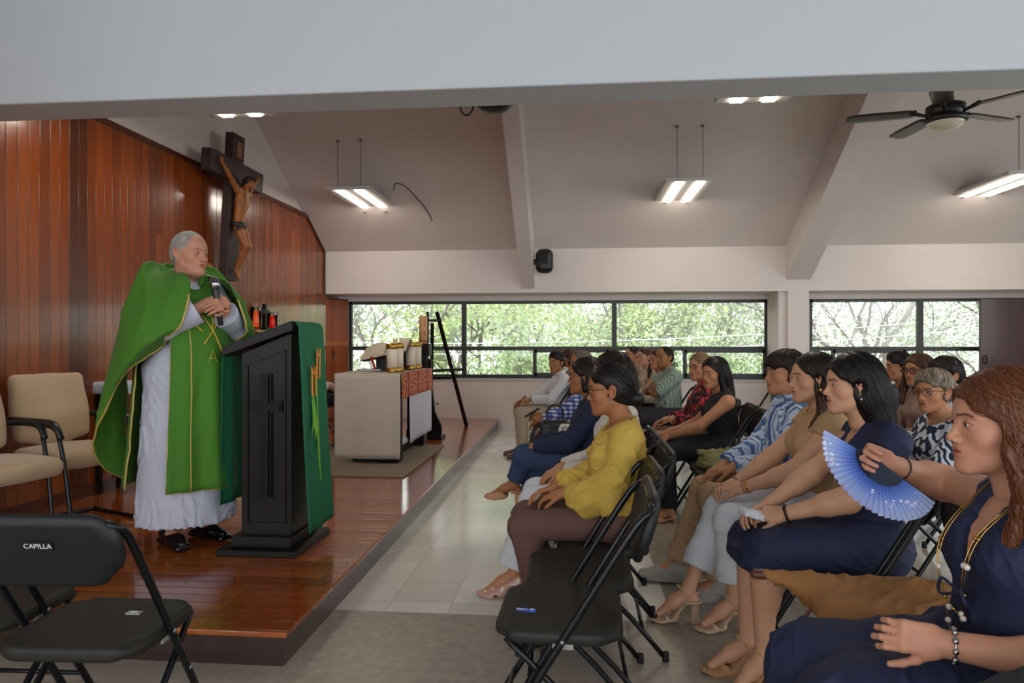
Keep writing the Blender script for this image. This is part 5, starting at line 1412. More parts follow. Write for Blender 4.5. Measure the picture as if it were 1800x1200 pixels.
for y, l in ((3.02, 'under the woman in yellow'), (3.50, 'under the long-haired woman in white trousers'), (4.25, 'under the person in navy jacket and jeans'), (5.05, 'under the woman in the dotted blouse'), (5.75, 'under the man in the blue plaid shirt')):
    chair(R1 + (.15 if y < 4 else .09), y, PI, 'black folding chair ' + l, ROW1)
chair(R1 + .02, 6.55, PI, 'empty black folding chair between the plaid shirt man and the white shirt man', ROW1)
chair(-.30, 7.75, PI, 'black folding chair under the man in the white shirt', ROW1)
chair(-.05, 8.55, PI, 'black folding chair under the brown-haired woman by the window wall', ROW1)
for y, l in ((1.60, 'under the woman with the fan'), (2.22, 'holding the tan cloth bag'), (2.70, 'under the woman in the navy dress'), (3.20, 'under the woman in the beige top'), (3.68, 'under the youth in the striped shirt'),
             (5.08, 'under the long-haired woman in the black top'), (5.65, 'under the woman in the red and black blouse'), (7.25, 'under the man with crossed arms')):
    chair(R2, y, PI, 'black folding chair ' + l, ROW2)
CHM = [chair(R2 - .0, 4.20, PI, 'black folding chair holding the black handbag', ROW2)]
CHM.append(chair(R2 - .02, 4.66, PI, 'black folding chair holding the olive handbag', ROW2))
for x, y, l in ((.85, 7.85, 'under the brown-haired woman in the far second row'), (.80, 8.35, 'under the dark-haired woman in the far second row'), (.72, 8.95, 'under the farthest man in the second row')): chair(x, y, PI, 'black folding chair ' + l, ROW2)
for x, y, l in ((1.90, 3.85, 'under the grey-haired woman in the leaf print top'), (1.98, 5.95, 'under the person wearing a black wristwatch'), (1.80, 6.75, 'empty, behind the black-top woman, nearer of two alike'), (1.82, 7.25, 'empty, behind the black-top woman, farther of two alike'),
                (2.43, 4.75, 'under the boy with the bowl haircut'), (2.40, 5.1, 'under the woman with dark glasses and brown hair'), (2.50, 5.6, 'under the dark-haired person left of the glasses woman'), (2.45, 8.3, 'empty, opened wide beside the far column')):
    chair(x, y, PI, 'black folding chair ' + l, ROW3)
# two chairs in the left foreground, seen from behind
cL = chair(-1.43, 1.95, math.radians(93), 'black folding chair marked CAPILLA on its back, in the left foreground', 'folding chairs in the left foreground')
cM = chair(-1.93, 2.07, math.radians(92), 'black folding chair mostly cut off by the left edge of the photo', 'folding chairs in the left foreground')
MAT['white'] = material('label_white', 'd8d8d8', .5); MAT['lblack'] = material('label_black', '101010', .5); MAT['blue'] = material('sticker_blue', '2f55b8', .4); MAT['greylab'] = material('label_grey', '8b8b88', .5)
Rb = Matrix(((0, 0, 1), (-1, 0, 0), (0, 1, 0))).transposed()
def back_label(c, name):
    # frame on the rear face of the backrest: text right = -y of the chair (seen from behind), up = backrest up
    up = Vector((-math.sin(.30), 0, math.cos(.30))); rt = Vector((0, -1, 0)); nn = rt.cross(up)
    M = Matrix((rt, up, nn)).transposed().to_4x4(); M.translation = Vector((-.262, .0, .758)) + up * .015 + Vector((0, -.015, 0)) + nn * .0245
    return M
M = back_label(cL, ''); e = tag(empty('name_plate'), None); e.parent = cL; e.matrix_local = M
MB().box(-.040, .040, -.012, .012, -.002, .0012).build('plate', MAT['lblack'], e)
text_mesh('lettering', 'CAPILLA', .020, MAT['white'], e, Matrix.Translation((0, 0, .0014)))
def seat_label(c, x, y, rz, w, h, mat, name, txts):
    e = empty(name); e.parent = c; e.matrix_local = Matrix.Translation((x, y, .4545)) @ Matrix.Rotation(rz, 4, 'Z')
    MB().box(-w / 2, w / 2, -h / 2, h / 2, -.004, .0012).build('plate', mat, e)
    for s, xx, sz in txts: text_mesh('lettering', s, sz, MAT['white'], e, Matrix.Translation((xx, 0, .0014)))
seat_label(cL, .06, -.06, math.radians(-90), .045, .020, MAT['greylab'], 'seat_label', [('888', 0, .018)])
seat_label(cA, .105, .055, PI, .062, .022, MAT['blue'], 'seat_sticker', [('Cfr~', -.012, .018), ('88', .02, .014)])

for c in CHM:      # faint round emblem moulded in the middle of the backrest
    e = empty('emblem'); e.parent = c; e.matrix_local = Matrix.Translation((-.262, 0, .758)) @ Matrix.Rotation(-.30, 4, 'Y')
    m = MB(); m.tube([(.0135, .030 * math.cos(a), .035 * math.sin(a)) for a in np.linspace(0, 2 * PI, 25)[:-1]], .0014, 5, closed=True); m.build('emblem_ring', MAT['greylab'], e)
    m = MB(); m.tube([(.0135, .012 * math.cos(a), .018 * math.sin(a)) for a in np.linspace(.8, 5.5, 16)], .0016, 5); m.build('emblem_curl', MAT['greylab'], e)
# ------------------------------------------------------------------ cast: materials
MAT['eye'] = material('eye_white', 'd8d0c8', .25); MAT['iris'] = material('iris', '1c120e', .1)
lm = bpy.data.materials.new('lens'); lm.use_nodes = True; nt = lm.node_tree; nt.nodes.clear()
o_ = nt.nodes.new('ShaderNodeOutputMaterial'); t_ = nt.nodes.new('ShaderNodeBsdfTransparent'); g_ = nt.nodes.new('ShaderNodeBsdfGlossy'); g_.inputs['Roughness'].default_value = .02
x_ = nt.nodes.new('ShaderNodeMixShader'); x_.inputs[0].default_value = .07; nt.links.new(t_.outputs[0], x_.inputs[1]); nt.links.new(g_.outputs[0], x_.inputs[2]); nt.links.new(x_.outputs[0], o_.inputs[0]); MAT['lens'] = lm
def skin(name, c): return material('skin_' + name, c, .52, sss=.06, attr=True, spec=.35, var=(26, .05), bump=(420, .04))
SK = {'light': skin('light', 'c39274'), 'warm': skin('warm', 'b27c5a'), 'tan': skin('tan', '9b6742'), 'olive': skin('olive', '8c5a3a'), 'pink': skin('pink', 'bd876c')}
def hairm(name, c, r=.42): return material('hair_' + name, c, r, attr=True, spec=.35)
HM = {'black': hairm('black', '17110f'), 'dark': hairm('dark', '241812'), 'brown': hairm('brown', '4a2c1c'), 'auburn': hairm('auburn', '66391f'), 'grey': hairm('grey', 'a8a29a', .6), 'salt': hairm('salt', '6e6255', .55), 'blonde': hairm('ash_blonde', '7d6247', .5), 'white': hairm('silver', 'a39c94', .6)}
def cloth(name, c, r=.85, bump=(260, .06), **k): return material(name, c, r, bump=bump, **k)
CL = {'yellow': cloth('mustard_linen', 'bd9c42', .8, (160, .15), var=(3, .05)), 'brown': cloth('brown_trousers', '5c4038', .85, var=(2, .04)), 'white': cloth('white_cloth', 'c9cbd0', .8), 'offwhite': cloth('off_white', 'c4bcb2', .8), 'navy': cloth('navy_cloth', '16203c', .85, var=(3, .06)), 'navydress': cloth('navy_dress', '181f3e', .8, var=(3, .06)),
      'jeans': cloth('blue_jeans', '2a3c5a', .85, (300, .12), var=(5, .10)), 'black': cloth('black_cloth', '15151a', .85), 'charcoal': cloth('charcoal_cloth', '33333a', .85), 'khaki': cloth('khaki', 'a88a68', .85), 'beige': cloth('beige_trousers', 'b0a18c', .85), 'tan': cloth('beige_knit', 'ad8a62', .9, (420, .12)), 'brownshirt': cloth('taupe_cloth', '8d7264', .85), 'bluegrey': cloth('blue_grey', '5a6678', .85),
      'skirtblack': cloth('black_skirt', '1a1a20', .85)}
def patt(name, base, fn, r=.8):
    m = material(name, base, r, bump=(260, .06)); return pattern(m, fn)
def stripes(c1, c2, w, duty, dirv=(1, 1, 0), dist=.35, c3=None):
    def fn(nt, tc):
        s = sep(nt, tc); v = mth(nt, 'ADD', mth(nt, 'ADD', mth(nt, 'MULTIPLY', s[0], dirv[0]), mth(nt, 'MULTIPLY', s[1], dirv[1])), mth(nt, 'MULTIPLY', s[2], dirv[2]))
        v = mth(nt, 'ADD', v, mth(nt, 'MULTIPLY', noise(nt, tc, 5, 2), dist * w * 2)); q = mth(nt, 'DIVIDE', v, w); f = mth(nt, 'FRACT', q)
        c = mixc(nt, mth(nt, 'LESS_THAN', f, duty), c1, c2)
        if c3: c = mixc(nt, mth(nt, 'LESS_THAN', mth(nt, 'FRACT', mth(nt, 'DIVIDE', v, w * 4)), .3), c, c3)
        return c
    return fn
CL['boystripe'] = patt('blue_striped_shirt', '5f7fae', stripes('5a79a8', 'c3cfde', .019, .70, (.9, .9, .2), .25, '4a689a'))
CL['greenstripe'] = patt('green_striped_shirt', '8fa091', stripes('93a596', '55685c', .024, .28, (.8, 1, .0), .12))
def plaid(nt, tc):
    s = sep(nt, tc); a = mth(nt, 'LESS_THAN', mth(nt, 'FRACT', mth(nt, 'DIVIDE', mth(nt, 'ADD', s[0], mth(nt, 'MULTIPLY', s[1], .8)), .05)), .5); b = mth(nt, 'LESS_THAN', mth(nt, 'FRACT', mth(nt, 'DIVIDE', s[2], .036)), .5)
    return ramp(nt, mth(nt, 'MULTIPLY', mth(nt, 'ADD', a, b), .5), ((.0, 'c9cbd8'), (.5, '5d6ea8'), (1.0, '2c3b7e')))
CL['plaid'] = patt('blue_plaid', '5d6ea8', plaid)
def dots(nt, tc):
    v = nt.nodes.new('ShaderNodeTexVoronoi'); v.inputs['Scale'].default_value = 34; v.inputs['Randomness'].default_value = .3; nt.links.new(tc, v.inputs['Vector'])
    return mixc(nt, mth(nt, 'LESS_THAN', v.outputs['Distance'], .32), 'cfc9bd', '17171a')
CL['dots'] = patt('dotted_blouse', 'cfc9bd', dots)
def floral(nt, tc):
    n = noise(nt, tc, 11, 3, None, 1.5); n2 = noise(nt, tc, 26, 3, None, 2)
    f = mth(nt, 'GREATER_THAN', mth(nt, 'ADD', n, mth(nt, 'MULTIPLY', n2, .5)), .765); c = mixc(nt, f, '16121a', 'b01c2c')
    return mixc(nt, mth(nt, 'MULTIPLY', mth(nt, 'GREATER_THAN', n2, .6), f), c, 'e0484a')
CL['floral'] = patt('red_black_print', 'b01c2c', floral)
def leafp(nt, tc):
    w = nt.nodes.new('ShaderNodeTexWave'); w.inputs['Scale'].default_value = 7; w.inputs['Distortion'].default_value = 14; w.inputs['Detail'].default_value = 2; w.inputs['Detail Scale'].default_value = 1.2; nt.links.new(tc, w.inputs['Vector'])
    return mixc(nt, mth(nt, 'GREATER_THAN', w.outputs[1], .58), '18233f', 'c3cad2')
CL['leaf'] = patt('navy_leaf_print', '18233f', leafp)
def curl(nt, tc):
    w = nt.nodes.new('ShaderNodeTexWave'); w.inputs['Scale'].default_value = 16; w.inputs['Distortion'].default_value = 22; nt.links.new(tc, w.inputs['Vector'])
    return mixc(nt, mth(nt, 'GREATER_THAN', w.outputs[1], .93), '14141a', 'a8a8ac')
CL['curl'] = patt('black_curl_print', '14141a', curl)
SHM = {'pink': material('nude_patent', 'b58a7c', .25, coat=.5), 'mule': material('tan_leather', 'b5825c', .4), 'black': material('black_leather', '0f0f11', .22, coat=.4), 'brown': material('brown_leather', '5a3a2a', .35), 'grey': material('grey_knit_sneaker', '9b968d', .8, bump=(300, .3)), 'goldbeige': material('metallic_beige', 'b59a80', .4, metal=.2), 'raffia': material('woven_raffia', 'b3875c', .85, bump=(160, .7))}
FR = {'black': material('glasses_black', '141416', .25), 'dark': material('glasses_tortoise', '2c1a14', .25), 'metal': material('glasses_metal', '3a3438', .3, metal=.6)}
MAT['gold'] = material('gold', 'c89a4a', .25, metal=1.0); MAT['pearl'] = material('pearl', 'd8ccc0', .2, coat=.5); MAT['strap'] = material('strap_black', '121214', .5); MAT['silver'] = material('silver', 'a8a8ac', .25, metal=1.)
def tw(loc, rz, sc, v):
    v = np.asarray(v, float) * sc; c, s = math.cos(rz), math.sin(rz)
    return np.array([loc[0] + c * v[0] - s * v[1], loc[1] + s * v[0] + c * v[1], loc[2] + v[2]])
def ring(root, name, J, n, mat, at=.86, r=.034, th=.004, beads=0, flat=1.):
    a, b = J['el' + n], J['wr' + n]; c = a + (b - a) * at; d = norm(b - a); u = norm(np.cross(d, (0, 0, 1))); w = np.cross(u, d); m = MB()
    P = [c + r * (math.cos(t) * u + math.sin(t) * w) for t in np.linspace(0, 2 * PI, 21)[:-1]]
    if beads:
        for q in P[::2]: m.ball(q, th, 8, 6)
    m.tube(P, th * (.4 if beads else 1), 6, closed=True); return m.build(name, mat, root)
def earring(root, J, mat, s=1, big=.006):
    q = J['hc'] + J['Mh'] @ np.array([-.003, s * .083, -.050]); m = MB(); m.ball(q, (big, big, big * 1.4), 10, 8); return m.build('earring', mat, root)
def neck_chain(root, J, mat, r=.066, drop=.05, th=.0013, pend=0):
    nb = J['nb']; m = MB(); P = []
    for t in np.linspace(0, 2 * PI, 33)[:-1]:
        fx = math.cos(t); P.append(nb + np.array([.012 + fx * (r + .012 * (fx > 0) * fx), math.sin(t) * r * 1.05, .035 - drop * max(0, fx) ** 1.3 - .0]))
    m.tube(P, th, 5, closed=True)
    if pend: m.ball(P[0] + [.004, 0, -.008], pend, 8, 6)
    return m.build('necklace', mat, root)
FRONT = ((.028, .078, -.03), (.02, .105, -.13), (.045, .10, -.24)), ((.028, -.078, -.03), (.02, -.105, -.13), (.045, -.10, -.24))

# ------------------------------------------------------------------ front row
G1 = 'people seated in the front row'; G2_ = 'people seated in the second row'; G3 = 'people seated in the rear rows'
r, J = person('person in a mustard yellow blouse and brown trousers, hair in a low bun', (.18, 3.02, 0), PI, G1, lod=0, seed=2, top=1.298, yaw=-.06, pitch=.10, skin=SK['tan'], hair='bun', hairmat=HM['black'], hairp=dict(bun=(-.122, 0, -.052)), glasses=(FR['black'],), nose=.85, cheek=1.1,
    wrL=(.245, .06, .695), wrR=(.29, -.05, .695), handL=dict(curl=(.3, .4, .3), d=(.9, -.35, -.25)), handR=dict(d=(.9, .2, -.2)),
    upper=dict(name='blouse', mat=CL['yellow'], sleeve=1.82, puff=1, neck='wide', loose=1.02, g=.016, amp=.014, wl=.09, hem=.50), lower=dict(kind='trousers', mat=CL['brown'], flare=.035, t=1.93), kspread=.01, lfat=.90, fx=-.14, shoe=('pump', SHM['black']))
earring(r, J, MAT['silver'], 1, .004); neck_chain(r, J, MAT['gold'], .074, .06, .0008)
r, J = person('person with long dark hair and glasses in a white top and wide white trousers', (.20, 3.52, 0), PI, G1, lod=0, seed=4, top=1.335, lean=-.01, yaw=.0, skin=SK['warm'], hair='longwave', hairmat=HM['dark'], hairp=dict(length=.40, width=.085, hoff=.018, lump=.005, tips=(.12, (2.2, 1.5, 1.3))), glasses=(FR['dark'],),
    wrL=(.28, .05, .69), wrR=(.30, -.06, .69), anL=(.55, .07, .13), toeL=(.70, .07, .035), anR=(.43, -.09, .13), toeR=(.58, -.10, .035),
    upper=dict(name='blouse', mat=CL['offwhite'], sleeve=1.9, neck='v', amp=.006), lower=dict(kind='trousers', mat=CL['white'], flare=.045, t=1.86), shoe=('pump', SHM['pink']))
r, J = person('person in a navy jacket and blue jeans with legs crossed and tan mules', (.12, 4.27, 0), PI, G1, lod=1, seed=5, top=1.29, lean=.03, skin=SK['tan'], hair='bob', hairmat=HM['dark'], hairp=dict(length=.10), glasses=(FR['dark'],), fat=1.05,
    wrL=(.40, .05, .70), wrR=(.36, -.06, .71), knL=(.47, .02, .635), anL=(.55, -.03, .43), toeL=(.69, -.03, .36), 
    upper=dict(name='jacket', mat=CL['navy'], sleeve=1.94, neck='collar', g=.018, amp=.008), lower=dict(kind='trousers', mat=CL['jeans'], t=1.85, flare=.0), shoe=('mule', SHM['mule']))
r, J = person('person in a white blouse with black dots holding a black handbag on the lap', (.13, 5.06, 0), PI, G1, lod=1, seed=6, top=1.275, yaw=.35, skin=SK['warm'], hair='ponytail', hairmat=HM['dark'], hairp=dict(length=.2), glasses=(FR['metal'],), wrL=(.33, .06, .72), wrR=(.30, -.10, .70),
    upper=dict(name='blouse', mat=CL['dots'], sleeve=1.6, neck='round', g=.013), lower=dict(kind='trousers', mat=CL['black'], flare=.02), shoe=('pump', SHM['black']))
pl_loc = (.10, 5.78, 0)
r, J = person('person with grey hair and moustache in a blue plaid shirt holding a phone', pl_loc, PI, G1, lod=1, sex='m', seed=7, top=1.32, lean=.03, hx=-.01, yaw=.35, age=1, moustache=1, skin=SK['tan'], hair='crop', hairmat=HM['salt'], wrL=(.40, .07, .71), wrR=(.40, -.08, .70), handL=dict(curl=(.5, .6, .4), d=(.9, -.3, .1), n=(-.3, .9, .4)),
    upper=dict(name='shirt', mat=CL['plaid'], sleeve=1.93, neck='collar', g=.012), lower=dict(kind='trousers', mat=CL['charcoal']), shoe=('shoe', SHM['black']))
m = MB(); m.box(-.075, .075, -.038, .038, -.005, .005); o = m.build('phone', MAT['black'], loc=tuple(tw(pl_loc, PI, .93, (.50, .035, .755))), bevel=.003); o.rotation_euler = (.2, .55, PI); tag(o, 'black mobile phone held over the lap by the plaid shirt man', 'phone')
r, J = person('person in a white shirt and beige trousers turned toward the camera by the far wall', (-.22, 7.78, 0), PI + .25, G1, lod=1, sex='m', seed=8, top=1.265, lean=-.03, yaw=.62, skin=SK['tan'], hair='quiff', hairmat=HM['black'], wrL=(.33, .10, .70), wrR=(.38, -.10, .69), hs=1.02,
    upper=dict(name='shirt', mat=CL['white'], sleeve=1.93, neck='collar', g=.014, amp=.006), lower=dict(kind='trousers', mat=CL['beige']), shoe=('shoe', SHM['brown']))
ring(r, 'wristwatch', J, 'L', MAT['strap'], .92, .040, .008)
r, J = person('person with long brown hair mostly hidden behind the man in the white shirt', (-.07, 8.50, 0), PI, G1, lod=2, seed=9, top=1.30, yaw=.1, skin=SK['warm'], hair='long', hairmat=HM['brown'], hairp=dict(length=.34), upper=dict(name='blouse', mat=CL['brownshirt'], sleeve=1.9), lower=dict(kind='trousers', mat=CL['charcoal']), shoe=('pump', SHM['black']))

# ------------------------------------------------------------------ second row
r, J = person('person with arms crossed in a green striped short-sleeved shirt', (.98, 7.28, 0), PI + .15, G2_, lod=1, sex='m', seed=10, top=1.345, lean=.02, yaw=.45, skin=SK['tan'], hair='receding', hairmat=HM['dark'], fat=1.1, age=1, stubble=.5, belly=1.05,
    wrL=(.20, -.08, .93), wrR=(.24, .09, .90), hintL=(.3, 1, -.6), hintR=(.3, -1, -.6), handL=dict(d=(.3, -1, .05), n=(1, .2, 0)), handR=dict(d=(.2, 1, .1), n=(1, 0, 0)), sleeve=0,
    upper=dict(name='shirt', mat=CL['greenstripe'], sleeve=.95, neck='collar', g=.014, flare=.016), lower=dict(kind='trousers', mat=CL['charcoal']), shoe=('shoe', SHM['brown']))
r, J = person('person with straight brown hair beside the man with crossed arms', (.95, 7.88, 0), PI + .1, G2_, lod=2, seed=11, top=1.30, yaw=.55, skin=SK['warm'], hair='long', hairmat=HM['brown'], hairp=dict(length=.26, hoff=.012, earsides=(), front=FRONT), upper=dict(name='blouse', mat=CL['offwhite'], sleeve=1.9), lower=dict(kind='trousers', mat=CL['black']), shoe=('pump', SHM['black']))
r, J = person('person with pulled-back dark hair behind the brown-haired neighbour', (.86, 8.38, 0), PI + .1, G2_, lod=2, seed=12, top=1.325, yaw=.4, skin=SK['light'], hair='bun', hairmat=HM['brown'], upper=dict(name='blouse', mat=CL['beige'], sleeve=1.9), lower=dict(kind='trousers', mat=CL['black']), shoe=('pump', SHM['black']))
r, J = person('person with cropped dark hair, farthest head of the second row', (.76, 8.95, 0), PI + .1, G2_, lod=2, sex='m', seed=13, top=1.335, yaw=.3, skin=SK['warm'], hair='crop', hairmat=HM['dark'], upper=dict(name='shirt', mat=CL['brownshirt'], sleeve=1.9, neck='collar'), lower=dict(kind='trousers', mat=CL['charcoal']), shoe=('shoe', SHM['black']))
r, J = person('person with short ash hair and glasses in a red and black patterned blouse', (1.06, 5.68, 0), PI + .05, G2_, lod=0, seed=14, top=1.30, lean=.02, yaw=.55, age=1, skin=SK['warm'], hair='short', hairmat=HM['blonde'], hairp=dict(cvar=(.5, 1.9)), glasses=(FR['metal'],), fat=1.12,
    wrL=(.32, .06, .72), wrR=(.34, -.05, .71), upper=dict(name='blouse', mat=CL['floral'], sleeve=1.75, neck='high', g=.016, puff=0, loose=.95, amp=.007), lower=dict(kind='trousers', mat=CL['khaki']), shoe=('pump', SHM['black']))
ring(r, 'bracelet', J, 'L', MAT['pearl'], .93, .036, .006, 1); ring(r, 'bracelet', J, 'R', MAT['strap'], .93, .036, .006, 1)
r, J = person('person with long dark hair with lighter tips in a sleeveless black top', (1.06, 5.10, 0), PI, G2_, lod=0, seed=15, top=1.275, lean=.02, yaw=.62, pitch=.05, skin=SK['warm'], hair='long', hairmat=HM['black'], hairp=dict(length=.30, width=.080, hoff=.014, part=.012, earsides=(), front=[((.02, .082, -.04), (.0, .10, -.14), (.03, .10, -.24))], tips=(.13, (4.5, 3.2, 2.4))), nose=.9, bust=1.0,
    wrL=(.42, .07, .66), wrR=(.40, -.05, .68), handL=dict(curl=(.25, .3, .2), d=(.9, .05, -.35), spread=.13, n=(.3, .1, 1)), sleeve=0, upper=dict(name='top', mat=CL['black'], sleeve=0, neck='round', g=.010), lower=dict(kind='trousers', mat=CL['black'], flare=.01), shoe=('mule', SHM['mule']))
ring(r, 'bracelet', J, 'L', MAT['gold'], .95, .031, .003, 1); ring(r, 'ring', J, 'L', MAT['silver'], 1.36, .011, .003)
r, J = person('person in a blue and white striped shirt, short dark fringe, grey sneakers', (1.10, 3.68, 0), PI, G2_, lod=0, sex='m', seed=16, top=1.345, lean=.0, hx=-.02, yaw=.12, pitch=-.02, jaw=1.0, nose=.9, skin=SK['warm'], hair='bowl', hairmat=HM['dark'], hairp=dict(lump=.006), squint=1, sw=.155,
    wrL=(.30, .06, .70), wrR=(.34, -.06, .69), anL=(.42, .17, .085), toeL=(.60, .20, .03), anR=(.60, -.07, .10), toeR=(.77, -.09, .035),
    upper=dict(name='shirt', mat=CL['boystripe'], sleeve=1.92, neck='collar', g=.018, loose=.92, amp=.009, wl=.08), lower=dict(kind='trousers', mat=CL['khaki'], flare=.015, amp=.007), shoe=('sneaker', SHM['grey']))
r, J = person('person in a beige knit top and cropped white trousers with block-heel sandals', (1.09, 3.20, 0), PI, G2_, lod=0, seed=17, top=1.345, lean=.01, hx=-.02, yaw=.10, skin=SK['light'], hair='long', hairmat=HM['dark'], hairp=dict(length=.32, width=.074, hoff=.010, front=[((.01, .080, -.05), (.0, .095, -.15), (.06, .085, -.27))], tips=(.03, (3.6, 2.6, 1.9)), wave=.12), nose=.95,
    wrL=(.37, .05, .69), wrR=(.39, -.05, .69), handL=dict(curl=(.6, .7, .4), d=(.9, -.45, .0), n=(.1, .6, .8)), handR=dict(curl=(.6, .7, .4), d=(.85, .5, -.05), n=(.1, -.4, .9)),
    anL=(.41, .06, .15), toeL=(.55, .07, .035), anR=(.62, -.02, .16), toeR=(.76, -.03, .035), sleeve=0, afat=1.08, upper=dict(name='top', mat=CL['tan'], sleeve=.28, neck='round', g=.009, amp=.0015, flare=.004), lower=dict(kind='trousers', mat=CL['white'], t=1.72, flare=.018, g=.016, amp=.007), shoe=('sandal', SHM['goldbeige']))
earring(r, J, MAT['gold'], 1, .009); neck_chain(r, J, MAT['gold'], .066, .05, .0009, .005); ring(r, 'wristwatch', J, 'L', MAT['gold'], .90, .031, .005); ring(r, 'bracelet', J, 'L', material('red_thread', '8c2a22', .7), .97, .030, .002); ring(r, 'bracelet', J, 'R', MAT['gold'], .93, .031, .003)
r, J = person('person with long straight black hair in a navy knee-length dress, tissue in hand', (1.11, 2.72, 0), PI, G2_, lod=0, seed=18, top=1.345, lean=.0, hx=.03, yaw=.04, skin=SK['light'], hair='long', hairmat=HM['black'], hairp=dict(length=.36, width=.092, hoff=.020, wave=.10), nose=1.1, age=0, fat=1.08, bust=1.15,
    wrL=(.36, .08, .70), wrR=(.40, -.04, .70), handL=dict(curl=(.5, .6, .4), d=(.9, -.5, -.1), n=(.1, .7, .7)), handR=dict(curl=(.6, .7, .4), d=(.9, .4, -.1), n=(.1, -.3, .9)),
    anL=(.44, .10, .14), toeL=(.56, .16, .035), anR=(.47, -.04, .13), toeR=(.62, -.02, .035), sleeve=0, bareleg=1, afat=1.15, upper=dict(name='dress_bodice', mat=CL['navydress'], sleeve=.16, flare=0, sg=.003, neck='v', vd=.15, g=.008, amp=.005), lower=dict(kind='skirt', name='dress_skirt', mat=CL['navydress'], t=1.10, flare=.02, amp=.006), shoe=('wedge', SHM['raffia']))
earring(r, J, MAT['silver'], 1, .006); neck_chain(r, J, MAT['gold'], .070, .07, .0013, .006); ring(r, 'bracelet', J, 'L', MAT['strap'], .94, .034, .006)
S = Sdf(); S.box((0, 0, 0), (.045, .03, .012), rnd=.006, R=rotm(.3, .3)); S.box((.01, .01, .008), (.035, .02, .008), rnd=.004, R=rotm(.6, .2)); t = tag(sdf_obj('tissue', S, .005, material('tissue', 'd0d4dc', .9), None, folds(.003, .03, 3)), 'crumpled white tissue held on the lap of the navy dress', 'tissue'); t.location = tuple(tw((1.11, 2.72, 0), PI, .93, (.475, .05, .69)))
FANP = (.98, 1.62, 0)
r, J = person('person with wavy auburn hair in a sleeveless long navy dress raising a fan', FANP, PI, G2_, lod=0, seed=19, top=1.325, lean=-.01, hx=.02, yaw=-.06, skin=SK['pink'], hair='longwave', hairmat=HM['auburn'], hairp=dict(length=.30, width=.096, hoff=.017, wave=.35, lump=.006, front=[((.03, .088, -.05), (.0, .115, -.15), (.03, .10, -.25))], earsides=(), part=-.01), nose=1.0, fat=1.12, bust=1.2, hs=1.02,
    wrL=(.255, .16, .735), hintL=(-.6, .5, -.5), handL=dict(curl=(.6, .7, .5), d=(.95, -.1, .12), n=(.0, .9, .35), thumb=.7), wrR=(.155, -.32, 1.045), hintR=(-.8, -.8, -.30), handR=dict(curl=[(1.0, .9, .5)] * 4, d=(.85, .15, .35), n=(-.1, -.9, .1), thumb=.35, thumbcurl=.0),
    sleeve=0, afat=1.2, upper=dict(name='dress_bodice', mat=CL['navydress'], sleeve=0, neck='v', vd=.17, g=.012, amp=.006, loose=.9), lower=dict(kind='skirt', name='dress_skirt', mat=CL['navydress'], t=1.8, flare=.08, g=.03, amp=.014))
ring(r, 'wristwatch', J, 'L', MAT['silver'], .90, .034, .007, 1); ring(r, 'wristwatch', J, 'R', MAT['strap'], .80, .034, .0022); Jfan = J
ch = J['chest']; nb = J['nb']
for k, (w, zt) in enumerate(((.085, .60), (.07, .66))):
    m = MB(); P = [nb + [-.02, 0, .05], nb + [.02, .07, .04], ch + [.135, w * .8, .07], ch + [.175, w * .75, -.03], ch + [.165, w * .5, -.13], np.array([.155, .012, zt + .10]), ch + [.165, -w * .5, -.13], ch + [.175, -w * .75, -.03], ch + [.135, -w * .8, .07], nb + [.02, -.07, .04]]
    m.tube(P + [P[0]], .0014, 5, sub=6); n_ = m.build('necklace', MAT['gold'], r)
    C_ = catmull(P, 6)
    for i, q in enumerate(C_[8:-8]):
        if i % 4 == 1: m = MB(); m.ball(q, .0075 if i % 8 == 1 else .005, 10, 8); m.build('bead', MAT['pearl'] if i % 8 == 1 else MAT['gold'], n_)
m = MB(); q = np.array([.13, .02, .80]); m.tube([q, q + [.03, .04, .02], q + [.03, .06, -.01], q + [.01, .02, -.01], q + [.03, -.04, .02], q + [.03, -.05, -.02], q], .004, 6, sub=5); m.build('waist_bow', CL['navydress'], r)
# hand fan
hub = tw(FANP, PI, .93, J['wrR']) + np.array([-.036, -.030, .008])
t = thing('hand_fan', 'open blue folding hand fan painted with white blossoms', 'fan', tuple(hub))
ux = norm(np.array([-.84, .10, .53])); uy = norm(np.array([-.40, -.62, -.62])); uy = norm(uy - ux * (uy @ ux)); nn = norm(np.cross(uy, ux)); Fp = lambda a, r_, h=0: ux * (r_ * math.cos(a)) + uy * (r_ * math.sin(a)) + nn * h
def fan_pat(nt, tc):
    l = nt.nodes.new('ShaderNodeVectorMath'); l.operation = 'LENGTH'; nt.links.new(tc, l.inputs[0])
    c = ramp(nt, l.outputs['Value'], ((.068, '2c4a9c'), (.095, '5a7cc8'), (.125, '8ba0d4'), (.150, '9aa8d0')))
    v = nt.nodes.new('ShaderNodeTexVoronoi'); v.inputs['Scale'].default_value = 90; nt.links.new(tc, v.inputs['Vector'])
    mk = mth(nt, 'MULTIPLY', mth(nt, 'GREATER_THAN', noise(nt, tc, 16, 2), .54), mth(nt, 'LESS_THAN', v.outputs['Distance'], .42))
    c = mixc(nt, mth(nt, 'MULTIPLY', mk, .8), c, 'd8dcec')
    mk2 = mth(nt, 'MULTIPLY', mth(nt, 'GREATER_THAN', noise(nt, tc, 21, 2), .64), .5); return mixc(nt, mk2, c, 'a878b0')
MAT['fan'] = pattern(material('fan_silk', '7f98d0', .6), fan_pat); MAT['fanrib'] = material('fan_rib', '16223c', .4)
A0, A1, R0_, R1_ = math.radians(2), math.radians(172), .068, .150; nf = 56
